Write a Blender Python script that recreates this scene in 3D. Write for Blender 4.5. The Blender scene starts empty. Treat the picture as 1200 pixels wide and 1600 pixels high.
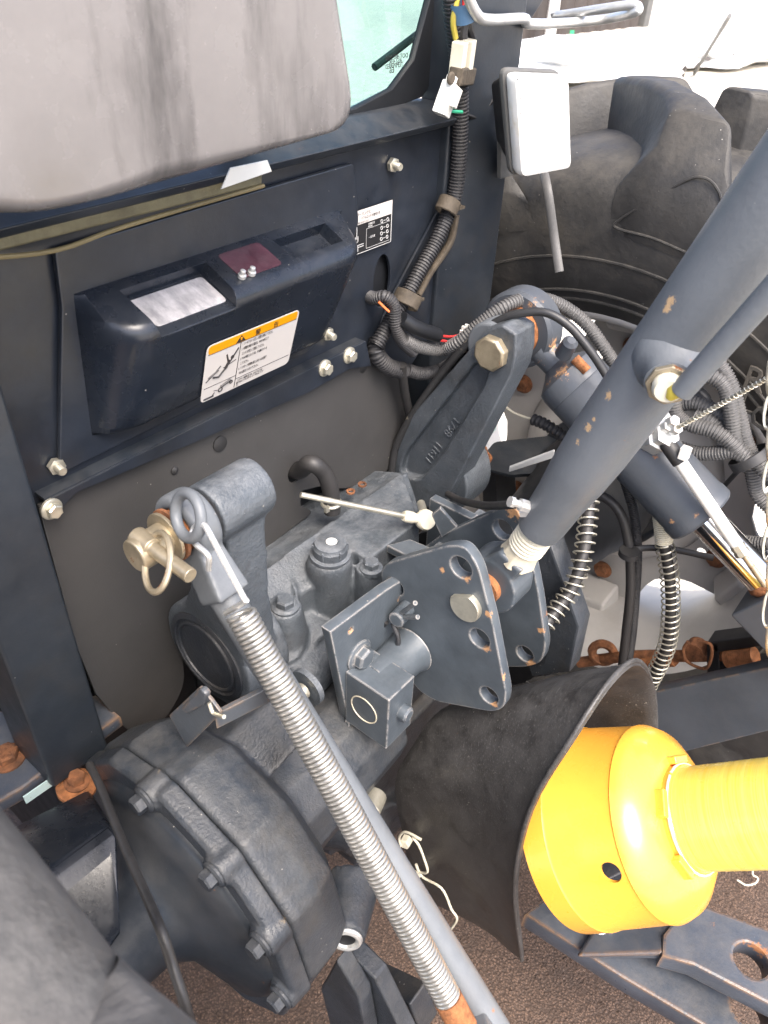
import bpy, bmesh, math, random
from mathutils import Vector, Matrix, Euler
random.seed(7)
R_ = math.radians
V = Vector
scene = bpy.context.scene
C = scene.collection

# ------------------------------------------------------------------ camera
# tractor axes: +X to the tractor's right, +Y to its front, +Z up; the camera hangs over the left rear tyre
CF, CP, CR, CH, CHD = 1220.0, R_(37.5), R_(2.55), 1.30, R_(37.5)
_h = V((math.cos(CHD), math.sin(CHD), 0)); _r = V((math.sin(CHD), -math.cos(CHD), 0)); _z = V((0, 0, 1))
FW = _h*math.cos(CP) - _z*math.sin(CP); _up = _h*math.sin(CP) + _z*math.cos(CP)
RT = _r*math.cos(CR) + _up*math.sin(CR); UP = _up*math.cos(CR) - _r*math.sin(CR)
EYE = V((0, 0, CH))
cd = bpy.data.cameras.new('camera'); cam = bpy.data.objects.new('camera', cd); C.objects.link(cam)
cam.matrix_world = Matrix(((RT.x, UP.x, -FW.x, 0), (RT.y, UP.y, -FW.y, 0), (RT.z, UP.z, -FW.z, CH), (0, 0, 0, 1)))
cd.sensor_fit = 'AUTO'; cd.sensor_width = 36; cd.lens = 36*CF/1600
cd.clip_start = 0.01; cd.clip_end = 400
cd.dof.use_dof = True; cd.dof.focus_distance = 0.80; cd.dof.aperture_fstop = 12
scene.camera = cam
# ------------------------------------------------------------------ light
SUN_DIR = V((-0.30, -0.62, 1.05)).normalized()       # towards the sun: behind the tractor and a little to its left, veiled by thin cloud
w = bpy.data.worlds.new('World'); scene.world = w; w.use_nodes = True
nt = w.node_tree; bg = nt.nodes['Background']; sk = nt.nodes.new('ShaderNodeTexSky')
sk.sky_type = 'NISHITA'; sk.sun_disc = False
sk.sun_elevation = math.asin(SUN_DIR.z); sk.sun_rotation = math.atan2(SUN_DIR.x, SUN_DIR.y)
sk.air_density = 0.7; sk.dust_density = 4.0; sk.ozone_density = 0.6
nt.links.new(sk.outputs[0], bg.inputs[0]); bg.inputs[1].default_value = 0.15
sl = bpy.data.lights.new('sun', 'SUN'); sun = bpy.data.objects.new('sun', sl); C.objects.link(sun)
sl.energy = 1.1; sl.angle = R_(38); sl.color = (1.0, 0.95, 0.87)
sun.rotation_euler = SUN_DIR.to_track_quat('Z', 'Y').to_euler()
vs = scene.view_settings
vs.view_transform = 'Standard'; vs.look = 'None'; vs.gamma = 1; vs.use_curve_mapping = False
vs.exposure = 2.0

# ------------------------------------------------------------------ measuring: a sight line of the photograph met with a plane of the tractor
def ray(px, py): return FW*CF + RT*(px-600) - UP*(py-800)
def U(px, py, X=None, Y=None, Z=None):
    d = ray(px, py)
    i, v = (0, X) if X is not None else (1, Y) if Y is not None else (2, Z)
    return EYE + d*((v-EYE[i])/d[i])
def Upl(px, py, p0, n):
    d = ray(px, py); return EYE + d*((V(p0)-EYE).dot(n)/d.dot(n))

# ------------------------------------------------------------------ materials
def mat(name, base, rough=.5, metal=0.0, var=.25, vscale=9, dust=0.0, dustcol=(.20,.18,.16), specks=0.0, rust=0.0, rustscale=26,
        edge=None, edgew=.0025, edgeamt=.5, bump=.15, bscale=260, spec=.5, coat=0.0, streak=None, grime=0.0, grimecol=(.02,.017,.014), chips=(), chipcol=(.34,.19,.095), pebble=0):
    m = bpy.data.materials.new(name); m.use_nodes = True
    t = m.node_tree; N = t.nodes; L = t.links
    b = N['Principled BSDF']
    pos = N.new('ShaderNodeNewGeometry')
    def noise(scale, detail=4, rgh=.55, vec=None, dist=0):
        n = N.new('ShaderNodeTexNoise'); n.inputs['Scale'].default_value = scale; n.inputs['Detail'].default_value = detail
        n.inputs['Roughness'].default_value = rgh; n.inputs['Distortion'].default_value = dist
        L.new(vec if vec else pos.outputs['Position'], n.inputs['Vector']); return n.outputs['Fac']
    def ramp(fac, a, bb):
        r = N.new('ShaderNodeMapRange'); r.clamp = True
        r.inputs[1].default_value = a; r.inputs[2].default_value = bb; L.new(fac, r.inputs[0]); return r.outputs[0]
    def mul(a, k):
        q = N.new('ShaderNodeMath'); q.operation = 'MULTIPLY'; L.new(a, q.inputs[0])
        if isinstance(k, (int, float)): q.inputs[1].default_value = k
        else: L.new(k, q.inputs[1])
        return q.outputs[0]
    def mix(fac, a, bb):
        q = N.new('ShaderNodeMix'); q.data_type = 'RGBA'; L.new(fac, q.inputs[0])
        for s, v in ((6, a), (7, bb)):
            if isinstance(v, tuple): q.inputs[s].default_value = (*v, 1)
            else: L.new(v, q.inputs[s])
        return q.outputs[2]
    lo = tuple(c*(1-var) for c in base); hi = tuple(min(1, c*(1+var)) for c in base)
    col = mix(ramp(noise(vscale, 6, .65), .3, .7), lo, hi)
    rgh_extra = []
    if pebble:
        pv = N.new('ShaderNodeTexVoronoi'); pv.inputs['Scale'].default_value = pebble; pv.inputs['Randomness'].default_value = 1; L.new(pos.outputs['Position'], pv.inputs['Vector'])
        ps_ = N.new('ShaderNodeSeparateColor'); L.new(pv.outputs['Color'], ps_.inputs[0])
        col = mix(ramp(pv.outputs['Distance'], .25, .62), mix(ps_.outputs[0], tuple(c*.65 for c in base), tuple(min(1, c*1.5) for c in base)), tuple(c*.5 for c in base))
    if streak:
        mp = N.new('ShaderNodeMapping'); mp.inputs['Scale'].default_value = streak[1]; L.new(pos.outputs['Position'], mp.inputs[0])
        if len(streak) > 4:
            dn = N.new('ShaderNodeVectorMath'); dn.operation = 'DOT_PRODUCT'; L.new(pos.outputs['Position'], dn.inputs[0]); dn.inputs[1].default_value = streak[4]
            cx = N.new('ShaderNodeCombineXYZ'); L.new(mul(dn.outputs['Value'], streak[1][0]), cx.inputs[0]); L.new(mul(noise(14, 2), 3.0), cx.inputs[1]); vec = cx.outputs[0]
        else: vec = mp.outputs[0]
        f = ramp(noise(1, 11, .70, vec), streak[2], streak[3]); col = mix(f, col, streak[0])
    if grime:
        f = mul(ramp(noise(17, 7, .7, None, .3), .52, .68), grime); col = mix(f, col, grimecol)
    if dust:
        sx = N.new('ShaderNodeSeparateXYZ'); L.new(pos.outputs['Normal'], sx.inputs[0])
        f = mul(mul(ramp(noise(34, 8, .75), .38, .75), ramp(sx.outputs[2], -.3, .9)), dust)
        col = mix(f, col, dustcol); rgh_extra.append((f, .35))
    bumpfac = noise(bscale, 4, .6)
    if pebble: bumpfac = mul(pv.outputs['Distance'], -1.0)
    if edge:
        bv = N.new('ShaderNodeBevel'); bv.samples = 4; bv.inputs[0].default_value = edgew
        dp = N.new('ShaderNodeVectorMath'); dp.operation = 'DOT_PRODUCT'
        L.new(bv.outputs[0], dp.inputs[0]); L.new(pos.outputs['Normal'], dp.inputs[1])
        f = mul(ramp(dp.outputs['Value'], .992, .93), ramp(noise(70, 5, .7), .58-.25*edgeamt, .66-.2*edgeamt)); f = mul(f, min(1, edgeamt*1.3))
        col = mix(f, col, edge)
    if rust:
        f = ramp(noise(rustscale, 8, .68), .70-rust*.38, .73-rust*.38)
        rc = mix(noise(150, 4), (.16,.055,.018), (.42,.20,.09))
        col = mix(f, col, rc); rgh_extra.append((f, .4))
    if chips:
        acc = None
        for cpos, crad in chips:
            dd = N.new('ShaderNodeVectorMath'); dd.operation = 'DISTANCE'; L.new(pos.outputs['Position'], dd.inputs[0]); dd.inputs[1].default_value = cpos
            f = ramp(dd.outputs['Value'], crad, 0)
            if acc is None: acc = f
            else:
                q = N.new('ShaderNodeMath'); q.operation = 'MAXIMUM'; L.new(acc, q.inputs[0]); L.new(f, q.inputs[1]); acc = q.outputs[0]
        q = N.new('ShaderNodeMath'); q.operation = 'MULTIPLY_ADD'; L.new(noise(240, 8, .8), q.inputs[0]); q.inputs[1].default_value = 2.6; q.inputs[2].default_value = -1.3
        q2 = N.new('ShaderNodeMath'); q2.operation = 'ADD'; L.new(acc, q2.inputs[0]); L.new(q.outputs[0], q2.inputs[1])
        gate = mul(ramp(acc, .05, .25), ramp(q2.outputs[0], .46, .62))
        col = mix(gate, col, mix(noise(260, 3), chipcol, tuple(min(1, c*1.7) for c in chipcol))); rgh_extra.append((gate, .4))
    if specks:
        vo = N.new('ShaderNodeTexVoronoi'); vo.inputs['Scale'].default_value = 300; L.new(pos.outputs['Position'], vo.inputs['Vector'])
        sc = N.new('ShaderNodeSeparateColor'); L.new(vo.outputs['Color'], sc.inputs[0])
        th = mul(mul(ramp(sc.outputs[0], 1-specks, 1), .24), ramp(noise(11, 3), .42, .62))
        lt = N.new('ShaderNodeMath'); lt.operation = 'LESS_THAN'; L.new(vo.outputs['Distance'], lt.inputs[0]); L.new(th, lt.inputs[1])
        col = mix(mul(lt.outputs[0], .55), col, (.48,.45,.40))
    L.new(col, b.inputs['Base Color'])
    rg = ramp(noise(40, 4), .2, .8)
    q = N.new('ShaderNodeMapRange'); q.inputs[3].default_value = max(.02, rough-.09); q.inputs[4].default_value = min(1, rough+.09); L.new(rg, q.inputs[0])
    ro = q.outputs[0]
    for f, k in rgh_extra:
        a = N.new('ShaderNodeMath'); a.operation = 'ADD'; a.use_clamp = True; L.new(ro, a.inputs[0]); L.new(mul(f, k), a.inputs[1]); ro = a.outputs[0]
    L.new(ro, b.inputs['Roughness'])
    b.inputs['Metallic'].default_value = metal
    b.inputs['Specular IOR Level'].default_value = spec
    if coat: b.inputs['Coat Weight'].default_value = coat; b.inputs['Coat Roughness'].default_value = .12
    if bump:
        bp = N.new('ShaderNodeBump'); bp.inputs['Strength'].default_value = bump; bp.inputs['Distance'].default_value = .002
        L.new(bumpfac, bp.inputs['Height']); L.new(bp.outputs[0], b.inputs['Normal'])
    return m
MT = {}
def cx(X, *l): return [(U(x, y, X=X), r) for x, y, r in l]
def ctube(*l): return [(U(x, y, X=.53) - ray(x, y).normalized()*.028, r) for x, y, r in l]
def mk(name, *a, **k): MT[name] = mat(name, *a, **k)
BG = (.058, .068, .079)
mk('cast_paint', BG, .38, var=.30, vscale=14, dust=.75, dustcol=(.21,.22,.23), specks=.07, bump=.55, bscale=360, edge=(.22,.24,.27), edgeamt=.4, grime=.7, grimecol=(.022,.022,.023))  # dust on upward faces also paints in the castings' whitish highlights
mk('dark_cast_paint', (.022,.026,.033), .42, var=.35, dust=.5, dustcol=(.13,.11,.085), specks=.09, bump=.4, bscale=300, grime=.7)
mk('axle_paint', (.034,.040,.049), .36, var=.3, vscale=16, dust=.6, dustcol=(.14,.135,.125), specks=.13, bump=.35, bscale=340, grime=.5, chips=[(U(x,y,X=.20), r) for x,y,r in ((262,1192,.030),(288,1212,.026),(238,1185,.022),(310,1235,.012),(395,1340,.010),(440,1440,.008),(500,1510,.012))], chipcol=(.125,.10,.07))
mk('plate_paint', (.064,.077,.090), .36, var=.22, vscale=24, dust=.2, dustcol=(.24,.26,.28), specks=.04, bump=.12, rust=.05,
   chips=cx(.478, (728,903,.009),(758,1010,.010),(618,931,.009),(772,1100,.008),(617,955,.009),(691,891,.006),(640,1000,.007),(790,1060,.008),(762,960,.007))
   + cx(.44, (640,1020,.020),(655,1030,.016)) + cx(.578, (829,1036,.010),(802,800,.016),(845,985,.008)) + [(U(548,986,Y=.342), .007), (U(595,925,Y=.34), .010)] + cx(.585, (800,880,.012),(812,905,.014),(790,930,.010)), edge=(.34,.32,.30), edgeamt=.75, edgew=.003)
mk('tube_paint', (.112,.123,.134), .45, var=.16, dust=.2, dustcol=(.30,.30,.30), specks=.05, bump=.14, rust=.02, rustscale=34,
   chips=ctube((1043,470,.008),(1040,482,.007),(952,618,.0065),(930,655,.005),(921,668,.007),(905,690,.005)) + [(U(x,y,X=.535), .012) for x,y in ((958,772),(938,800),(918,825),(898,848))], chipcol=(.36,.24,.13))
mk('cylinder_paint', (.066,.075,.088), .38, var=.15, dust=.15, specks=.03, bump=.1, rust=.06, rustscale=24, chips=cx(.765, (882,585,.018),(866,602,.016),(902,622,.014),(912,640,.010),(925,560,.012)) + cx(.76, (1088,806,.008),(1050,815,.006),(1075,770,.004)) + cx(.78, (835,478,.016),(870,540,.016),(850,560,.014)))
mk('navy_paint', (.012,.0155,.0225), .34, var=.35, vscale=18, dust=.3, dustcol=(.11,.11,.11), specks=.035, bump=.06, grime=.2)
mk('navy_gloss', (.009,.012,.018), .26, var=.3, dust=.22, dustcol=(.12,.12,.12), specks=.02, bump=.04)
mk('navy_post', (.016,.0205,.027), .38, var=.3, dust=.3, dustcol=(.13,.125,.12), specks=.06, bump=.08, rust=.03, grime=.3)
mk('link_paint', (.070,.081,.096), .38, var=.2, dust=.3, dustcol=(.22,.20,.17), specks=.06, rust=.07, bump=.15, edge=(.24,.16,.10), edgeamt=.55, edgew=.004)
mk('shield_rubber', (.044,.0428,.0424), .46, var=.10, dust=.10, dustcol=(.16,.14,.12), specks=.07, bump=.10, bscale=700)
mk('tank_plastic', (.165,.155,.151), .25, var=.16, vscale=10, streak=((.060,.057,.056), (11, 11, 2.0), .52, .66), dust=.2, dustcol=(.3,.28,.27), bump=.03, bscale=200, specks=.03, grime=.2, grimecol=(.10,.092,.09))
mk('dusty_sky_sheen', (.50,.48,.48), .38, metal=.2, var=.25, vscale=60, streak=((.30,.29,.30), (110, 40, 40), .44, .66), bump=.1)  # dusty metal with the bright sky reflection painted into the colour
mk('purple_tape', (.060,.018,.028), .40, var=.4, vscale=40, dust=.25, dustcol=(.22,.17,.18))
mk('khaki_strip', (.13,.115,.065), .7, var=.35, vscale=30, grime=.4, bump=.3)
mk('strip_edge', (.19,.15,.07), .6, var=.25)
mk('black_plastic', (.018,.018,.019), .48, var=.25, dust=.3, dustcol=(.12,.11,.10), bump=.08)
mk('grey_conduit', (.085,.084,.083), .5, var=.2, dust=.4, dustcol=(.16,.15,.14), bump=.05)
mk('black_conduit', (.020,.020,.022), .5, var=.25, dust=.35, dustcol=(.13,.12,.11), bump=.05)
mk('rubber_hose', (.022,.021,.021), .5, var=.2, dust=.25, dustcol=(.13,.12,.11), bump=.08)
mk('worn_cable', (.026,.026,.027), .45, var=.2, streak=((.30,.27,.21), (30, 30, 30), .62, .68), bump=.08)
mk('mud_metal', (.07,.055,.038), .75, var=.4, vscale=60, grime=.6, bump=.6, bscale=150)
mk('white_plastic', (.72,.71,.66), .4, var=.06, grime=.12, grimecol=(.3,.27,.2), bump=.03)
mk('cream_plastic', (.62,.58,.46), .45, var=.1, grime=.25, grimecol=(.3,.25,.15), bump=.05)
mk('red_wire', (.50,.03,.03), .4); mk('green_wire', (.03,.30,.16), .4); mk('orange_wire', (.65,.16,.05), .4)
mk('blue_tape', (.10,.20,.33), .5, var=.3); mk('yellow_sleeve', (.45,.36,.05), .5)
mk('zinc', (.60,.57,.47), .36, metal=.75, var=.18, vscale=60, bump=.06, grime=.2, grimecol=(.25,.20,.12))
mk('zinc_white', (.62,.62,.60), .38, metal=.6, var=.12, vscale=60, bump=.05)
mk('pin_zinc', (.40,.34,.24), .42, metal=.7, var=.25, vscale=50, rust=.22, rustscale=60, bump=.12)
mk('spring_steel', (.52,.51,.48), .34, metal=.8, var=.15, vscale=60, bump=.05, grime=.25, grimecol=(.22,.20,.17))
mk('chrome', (.85,.85,.87), .05, metal=1, var=.03, bump=0)
mk('rust', (.20,.080,.033), .88, var=.6, vscale=90, bump=.8, bscale=240, grime=.8, grimecol=(.055,.026,.014))
mk('rust_bright', (.27,.105,.038), .88, var=.55, vscale=110, bump=.7, bscale=260, grime=.6, grimecol=(.09,.04,.02))
mk('bare_cream', (.55,.50,.38), .5, var=.2, vscale=50, rust=.2, rustscale=50, bump=.15)
mk('yellow_plastic', (.86,.40,.05), .28, coat=.4, var=.05, bump=.05, bscale=60, grime=.05, grimecol=(.35,.2,.05))
mk('yellow_tube', (.86,.60,.06), .30, coat=.4, var=.06, bump=.05, streak=((.86,.70,.20), (900, 0, 0), .36, .74, (.20,-.72,.66)))
mk('drawbar_paint', (.052,.062,.080), .33, var=.25, dust=.3, dustcol=(.20,.18,.15), specks=.04, rust=.13, rustscale=14, bump=.2, edge=(.22,.13,.07), edgeamt=.8, edgew=.007)
mk('tyre_rubber', (.030,.029,.028), .55, var=.35, vscale=14, streak=((.075,.066,.053), (7,7,7), .48, .72), dust=.8, dustcol=(.085,.078,.066), bump=.3, bscale=150, specks=.04, grime=.2)
mk('tyre_near', (.085,.082,.078), .62, var=.35, vscale=20, streak=((.115,.110,.103), (55,55,55), .48, .70), dust=.6, dustcol=(.15,.14,.13), bump=.9, bscale=90, grime=.3)
mk('rim_paint', (.42,.405,.385), .42, var=.08, rust=.07, rustscale=14, grime=.16, grimecol=(.25,.20,.15), bump=.06)
mk('cover_plastic', (.036,.034,.033), .36, var=.35, vscale=40, streak=((.13,.127,.123), (70,520,520), .55, .70), dust=.8, dustcol=(.12,.117,.113), specks=.3, bump=.2, bscale=500)
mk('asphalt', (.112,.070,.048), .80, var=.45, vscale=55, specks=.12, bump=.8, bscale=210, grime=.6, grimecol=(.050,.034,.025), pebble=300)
mk('sunlit_ground', (.62,.58,.50), .8, var=.2, vscale=10, streak=((.42,.36,.27), (22,22,22), .55, .62), bump=.5, bscale=40)  # same yard as the asphalt; its sunlit brightness is put into the colour
mk('shed_metal', (.055,.045,.040), .6, var=.2, vscale=3); mk('white_heap', (.80,.79,.76), .7, var=.08, bump=.6, bscale=10)
mk('white_tube', (.78,.77,.74), .4, var=.05); mk('green_plastic', (.03,.33,.16), .5)
mk('sticker_white', (.46,.435,.41), .38, var=.04, bump=0); mk('sticker_orange', (.60,.25,.0), .38, var=.03, bump=0)
mk('sticker_black', (.012,.012,.013), .4, bump=0, var=.1); mk('ink', (.018,.016,.017), .5, bump=0, var=.1)
mk('ink_white', (.45,.45,.44), .5, bump=0, var=.1); mk('sticker_grey', (.50,.47,.44), .45, bump=0, var=.08)
mk('pale_chip', (.45,.58,.56), .5, var=.1, rust=.12, rustscale=50)
mk('seat_grey', (.34,.42,.41), .6, var=.1); mk('lens_white', (.80,.79,.75), .22, var=.06, bump=.4, bscale=30, streak=((.62,.55,.38), (30,30,12), .56, .75))
mk('lamp_grey', (.10,.10,.095), .55, dust=.4); mk('seal_black', (.010,.011,.013), .45, var=.2, bump=.05)
def glass_mat(name, col, rough, alpha):
    m = bpy.data.materials.new(name); m.use_nodes = True; t = m.node_tree; N = t.nodes; L = t.links
    for n in list(N): N.remove(n)
    o = N.new('ShaderNodeOutputMaterial'); mx = N.new('ShaderNodeMixShader'); tr = N.new('ShaderNodeBsdfTransparent'); gl = N.new('ShaderNodeBsdfGlossy'); lw = N.new('ShaderNodeLayerWeight'); fr = N.new('ShaderNodeMapRange'); lw.inputs[0].default_value = .5
    fr.inputs[1].default_value = .45; fr.inputs[3].default_value = .05; fr.inputs[4].default_value = .7; L.new(lw.outputs['Facing'], fr.inputs[0])
    tr.inputs[0].default_value = (*col, 1); gl.inputs['Roughness'].default_value = rough
    L.new(fr.outputs[0], mx.inputs[0]); L.new(tr.outputs[0], mx.inputs[1]); L.new(gl.outputs[0], mx.inputs[2]); L.new(mx.outputs[0], o.inputs[0])
    MT[name] = m
glass_mat('tinted_glass', (.58,.73,.71), .02, .4)

# ------------------------------------------------------------------ helpers
def tag(o, label, cat, group=None, kind=None):
    if label: o['label'] = label
    if cat: o['category'] = cat
    if group: o['group'] = group
    if kind: o['kind'] = kind
    return o
def thing(name, label, cat, loc=(0, 0, 0), group=None):
    o = bpy.data.objects.new(name, None); C.objects.link(o); o.location = loc; o.empty_display_size = .02
    return tag(o, label, cat, group)
def root_loc(p):
    L = V((0, 0, 0))
    while p is not None: L = L + p.location; p = p.parent
    return L
def obj(name, me, material, parent=None, smooth=38, bevel=0, seg=2, label=None, remesh=0, smooth_it=0, solid=0, sub=0):
    if isinstance(me, bmesh.types.BMesh):
        bm = me; bmesh.ops.recalc_face_normals(bm, faces=bm.faces)
        me = bpy.data.meshes.new(name); bm.to_mesh(me); bm.free()
    me.name = name
    for p in me.polygons: p.use_smooth = True
    if smooth and not remesh: me.set_sharp_from_angle(angle=R_(smooth))
    o = bpy.data.objects.new(name, me); C.objects.link(o)
    me.materials.clear(); me.materials.append(MT[material])
    if remesh:
        m = o.modifiers.new('r', 'REMESH'); m.mode = 'VOXEL'; m.voxel_size = remesh; m.use_smooth_shade = True
        if smooth_it: m = o.modifiers.new('s', 'SMOOTH'); m.factor = .5; m.iterations = smooth_it
    if solid: m = o.modifiers.new('t', 'SOLIDIFY'); m.thickness = solid; m.offset = 0
    if bevel: m = o.modifiers.new('b', 'BEVEL'); m.width = bevel; m.segments = seg; m.limit_method = 'ANGLE'; m.angle_limit = R_(35); m.harden_normals = True
    if sub: m = o.modifiers.new('u', 'SUBSURF'); m.levels = sub; m.render_levels = sub
    if parent is not None:
        o.parent = parent; o.location = -root_loc(parent)     # meshes are written in tractor coordinates
    if label: o['label'] = label
    return o
def frame(ax):
    a = V(ax).normalized(); u = a.orthogonal().normalized(); return a, u, a.cross(u)
def NB(): return bmesh.new()
def lathe(bm, o, ax, prof, n=24, cap=True, u=None):
    o = V(o); a, uu, vv = frame(ax)
    if u is not None: uu = (V(u) - a*V(u).dot(a)).normalized(); vv = a.cross(uu)
    rings = []
    for s, r in prof:
        rings.append([bm.verts.new(o + a*s + (uu*math.cos(2*math.pi*k/n) + vv*math.sin(2*math.pi*k/n))*max(r, 1e-5)) for k in range(n)])
    for i in range(len(rings)-1):
        for k in range(n): bm.faces.new((rings[i][k], rings[i][(k+1) % n], rings[i+1][(k+1) % n], rings[i+1][k]))
    if cap:
        bm.faces.new(rings[0][::-1]); bm.faces.new(rings[-1])
    return bm
def cyl(bm, a, b, r, r2=None, n=24):
    a, b = V(a), V(b); return lathe(bm, a, b-a, [(0, r), ((b-a).length, r if r2 is None else r2)], n)
def box(bm, c, s, rot=None):
    m = Matrix.Translation(V(c)) @ (rot.to_4x4() if rot is not None else Matrix.Identity(4)) @ Matrix.Diagonal((*s, 1))
    return bmesh.ops.create_cube(bm, size=1, matrix=m)
def hexa(bm, b, t):
    """closed block between two polygons with the same number of corners"""
    vb = [bm.verts.new(V(p)) for p in b]; vt = [bm.verts.new(V(p)) for p in t]; n = len(vb)
    bm.faces.new(vb[::-1]); bm.faces.new(vt)
    for k in range(n): bm.faces.new((vb[k], vb[(k+1) % n], vt[(k+1) % n], vt[k]))
    return bm
def prism(bm, pts, off): return hexa(bm, pts, [V(p)+V(off) for p in pts])
def spline(pts, sub=8):
    P = [V(p) for p in pts]
    if len(P) < 3 or sub <= 1: return P
    out = []
    Q = [P[0]*2-P[1]] + P + [P[-1]*2-P[-2]]
    for i in range(1, len(Q)-2):
        p0, p1, p2, p3 = Q[i-1:i+3]
        for k in range(sub):
            t = k/sub
            out.append(.5*((2*p1) + (p2-p0)*t + (2*p0-5*p1+4*p2-p3)*t*t + (3*p1-p0-3*p2+p3)*t**3))
    out.append(P[-1]); return out
def resample(P, step):
    L = [0]
    for a, b in zip(P, P[1:]): L.append(L[-1]+(b-a).length)
    n = max(2, int(L[-1]/step)); out = []; j = 0
    for i in range(n+1):
        s = L[-1]*i/n
        while j < len(P)-2 and L[j+1] < s: j += 1
        d = L[j+1]-L[j]; out.append(P[j].lerp(P[j+1], (s-L[j])/d if d > 1e-9 else 0))
    return out, L[-1]
def frames(P):
    T = []
    for i in range(len(P)):
        a = P[max(0, i-1)]; b = P[min(len(P)-1, i+1)]; T.append((b-a).normalized())
    u = T[0].orthogonal().normalized(); F = []
    for t in T:
        u = (u - t*u.dot(t)).normalized(); F.append((t, u, t.cross(u)))
    return F
def tube(bm, pts, r, n=12, sub=8, radii=None, flat=1.0):
    P = spline(pts, sub); F = frames(P); rings = []
    for i, p in enumerate(P):
        f = i/(len(P)-1); rr = radii(f) if radii else r
        t, u, v = F[i]
        rings.append([bm.verts.new(p + (u*math.cos(2*math.pi*k/n) + v*math.sin(2*math.pi*k/n)*flat)*rr) for k in range(n)])
    for i in range(len(rings)-1):
        for k in range(n): bm.faces.new((rings[i][k], rings[i][(k+1) % n], rings[i+1][(k+1) % n], rings[i+1][k]))
    bm.faces.new(rings[0][::-1]); bm.faces.new(rings[-1]); return bm
def conduit(bm, pts, r, pitch=.0036, amp=.13, n=12):
    P, L = resample(spline(pts, 10), pitch/4); F = frames(P); rings = []
    sh = (0, 1, 1, 0)
    for i, p in enumerate(P):
        rr = r*(1-amp) if i % 4 in (0, 3) else r*(1+amp*.3)
        t, u, v = F[i]
        rings.append([bm.verts.new(p + (u*math.cos(2*math.pi*k/n) + v*math.sin(2*math.pi*k/n))*rr) for k in range(n)])
    for i in range(len(rings)-1):
        for k in range(n): bm.faces.new((rings[i][k], rings[i][(k+1) % n], rings[i+1][(k+1) % n], rings[i+1][k]))
    bm.faces.new(rings[0][::-1]); bm.faces.new(rings[-1]); return bm
def coil(bm, pts, Rc, rw, pitch, n=8, seg=20, pitchf=None):
    P, L = resample(spline(pts, 10), pitch/seg if pitchf is None else pitch/seg)
    F = frames(P); path = []
    for i, p in enumerate(P):
        a = 2*math.pi*i/seg; t, u, v = F[i]; path.append(p + (u*math.cos(a)+v*math.sin(a))*Rc)
    return tube(bm, path, rw, n, 1)
def ring(bm, c, ax, Rr, rw, n=32, m=8, sx=1, sy=1, u=None):
    c = V(c); a, uu, vv = frame(ax)
    if u is not None: uu = (V(u) - a*V(u).dot(a)).normalized(); vv = a.cross(uu)
    rs = []
    for i in range(n):
        t = 2*math.pi*i/n; d = uu*math.cos(t)*sx + vv*math.sin(t)*sy; dn = d.normalized()
        rs.append([bm.verts.new(c + d*Rr + (dn*math.cos(2*math.pi*k/m) + a*math.sin(2*math.pi*k/m))*rw) for k in range(m)])
    for i in range(n):
        for k in range(m): bm.faces.new((rs[i][k], rs[(i+1) % n][k], rs[(i+1) % n][(k+1) % m], rs[i][(k+1) % m]))
    return bm
def hexbolt(bm, o, ax, r, h, flange=True, u=None):
    a = V(ax).normalized(); o = V(o)
    z0 = 0
    if flange:
        lathe(bm, o, a, [(-.001, r*1.42), (h*.16, r*1.42), (h*.30, r*1.12), (h*.30, .0)], 24, False); z0 = h*.25
    lathe(bm, o, a, [(z0, r), (h*.86, r), (h, r*.84)], 6, True, u)
    return bm
def stud(bm, o, ax, r, h):
    o = V(o); a = V(ax).normalized(); P = []; n = int(h/.0016)
    prof = []
    for i in range(n): prof += [(i*.0016, r*.9), (i*.0016+.0008, r)]
    prof += [(h, r*.8)]
    lathe(bm, o, a, prof, 14)
    return lathe(bm, o, a, [(-.001, r*1.75), (h*.3, r*1.75), (h*.34, r*1.5)], 6)
def round2(pts, rad, n=5):
    out = []
    m = len(pts)
    for i in range(m):
        p = V(pts[i]); a = V(pts[i-1]); b = V(pts[(i+1) % m]); r = rad[i] if isinstance(rad, (list, tuple)) else rad
        da = (a-p); db = (b-p); la, lb = da.length, db.length; d = min(r, la*.48, lb*.48)
        if d < 1e-5: out.append(p); continue
        q0 = p+da/la*d; q1 = p+db/lb*d
        for k in range(n+1):
            t = k/n; out.append(q0*(1-t)**2 + p*2*t*(1-t) + q1*t*t)
    return out
def circ2(c, r, n=28, sx=1, sy=1): return [V((c[0]+math.cos(2*math.pi*k/n)*r*sx, c[1]+math.sin(2*math.pi*k/n)*r*sy)) for k in range(n)]
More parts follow.
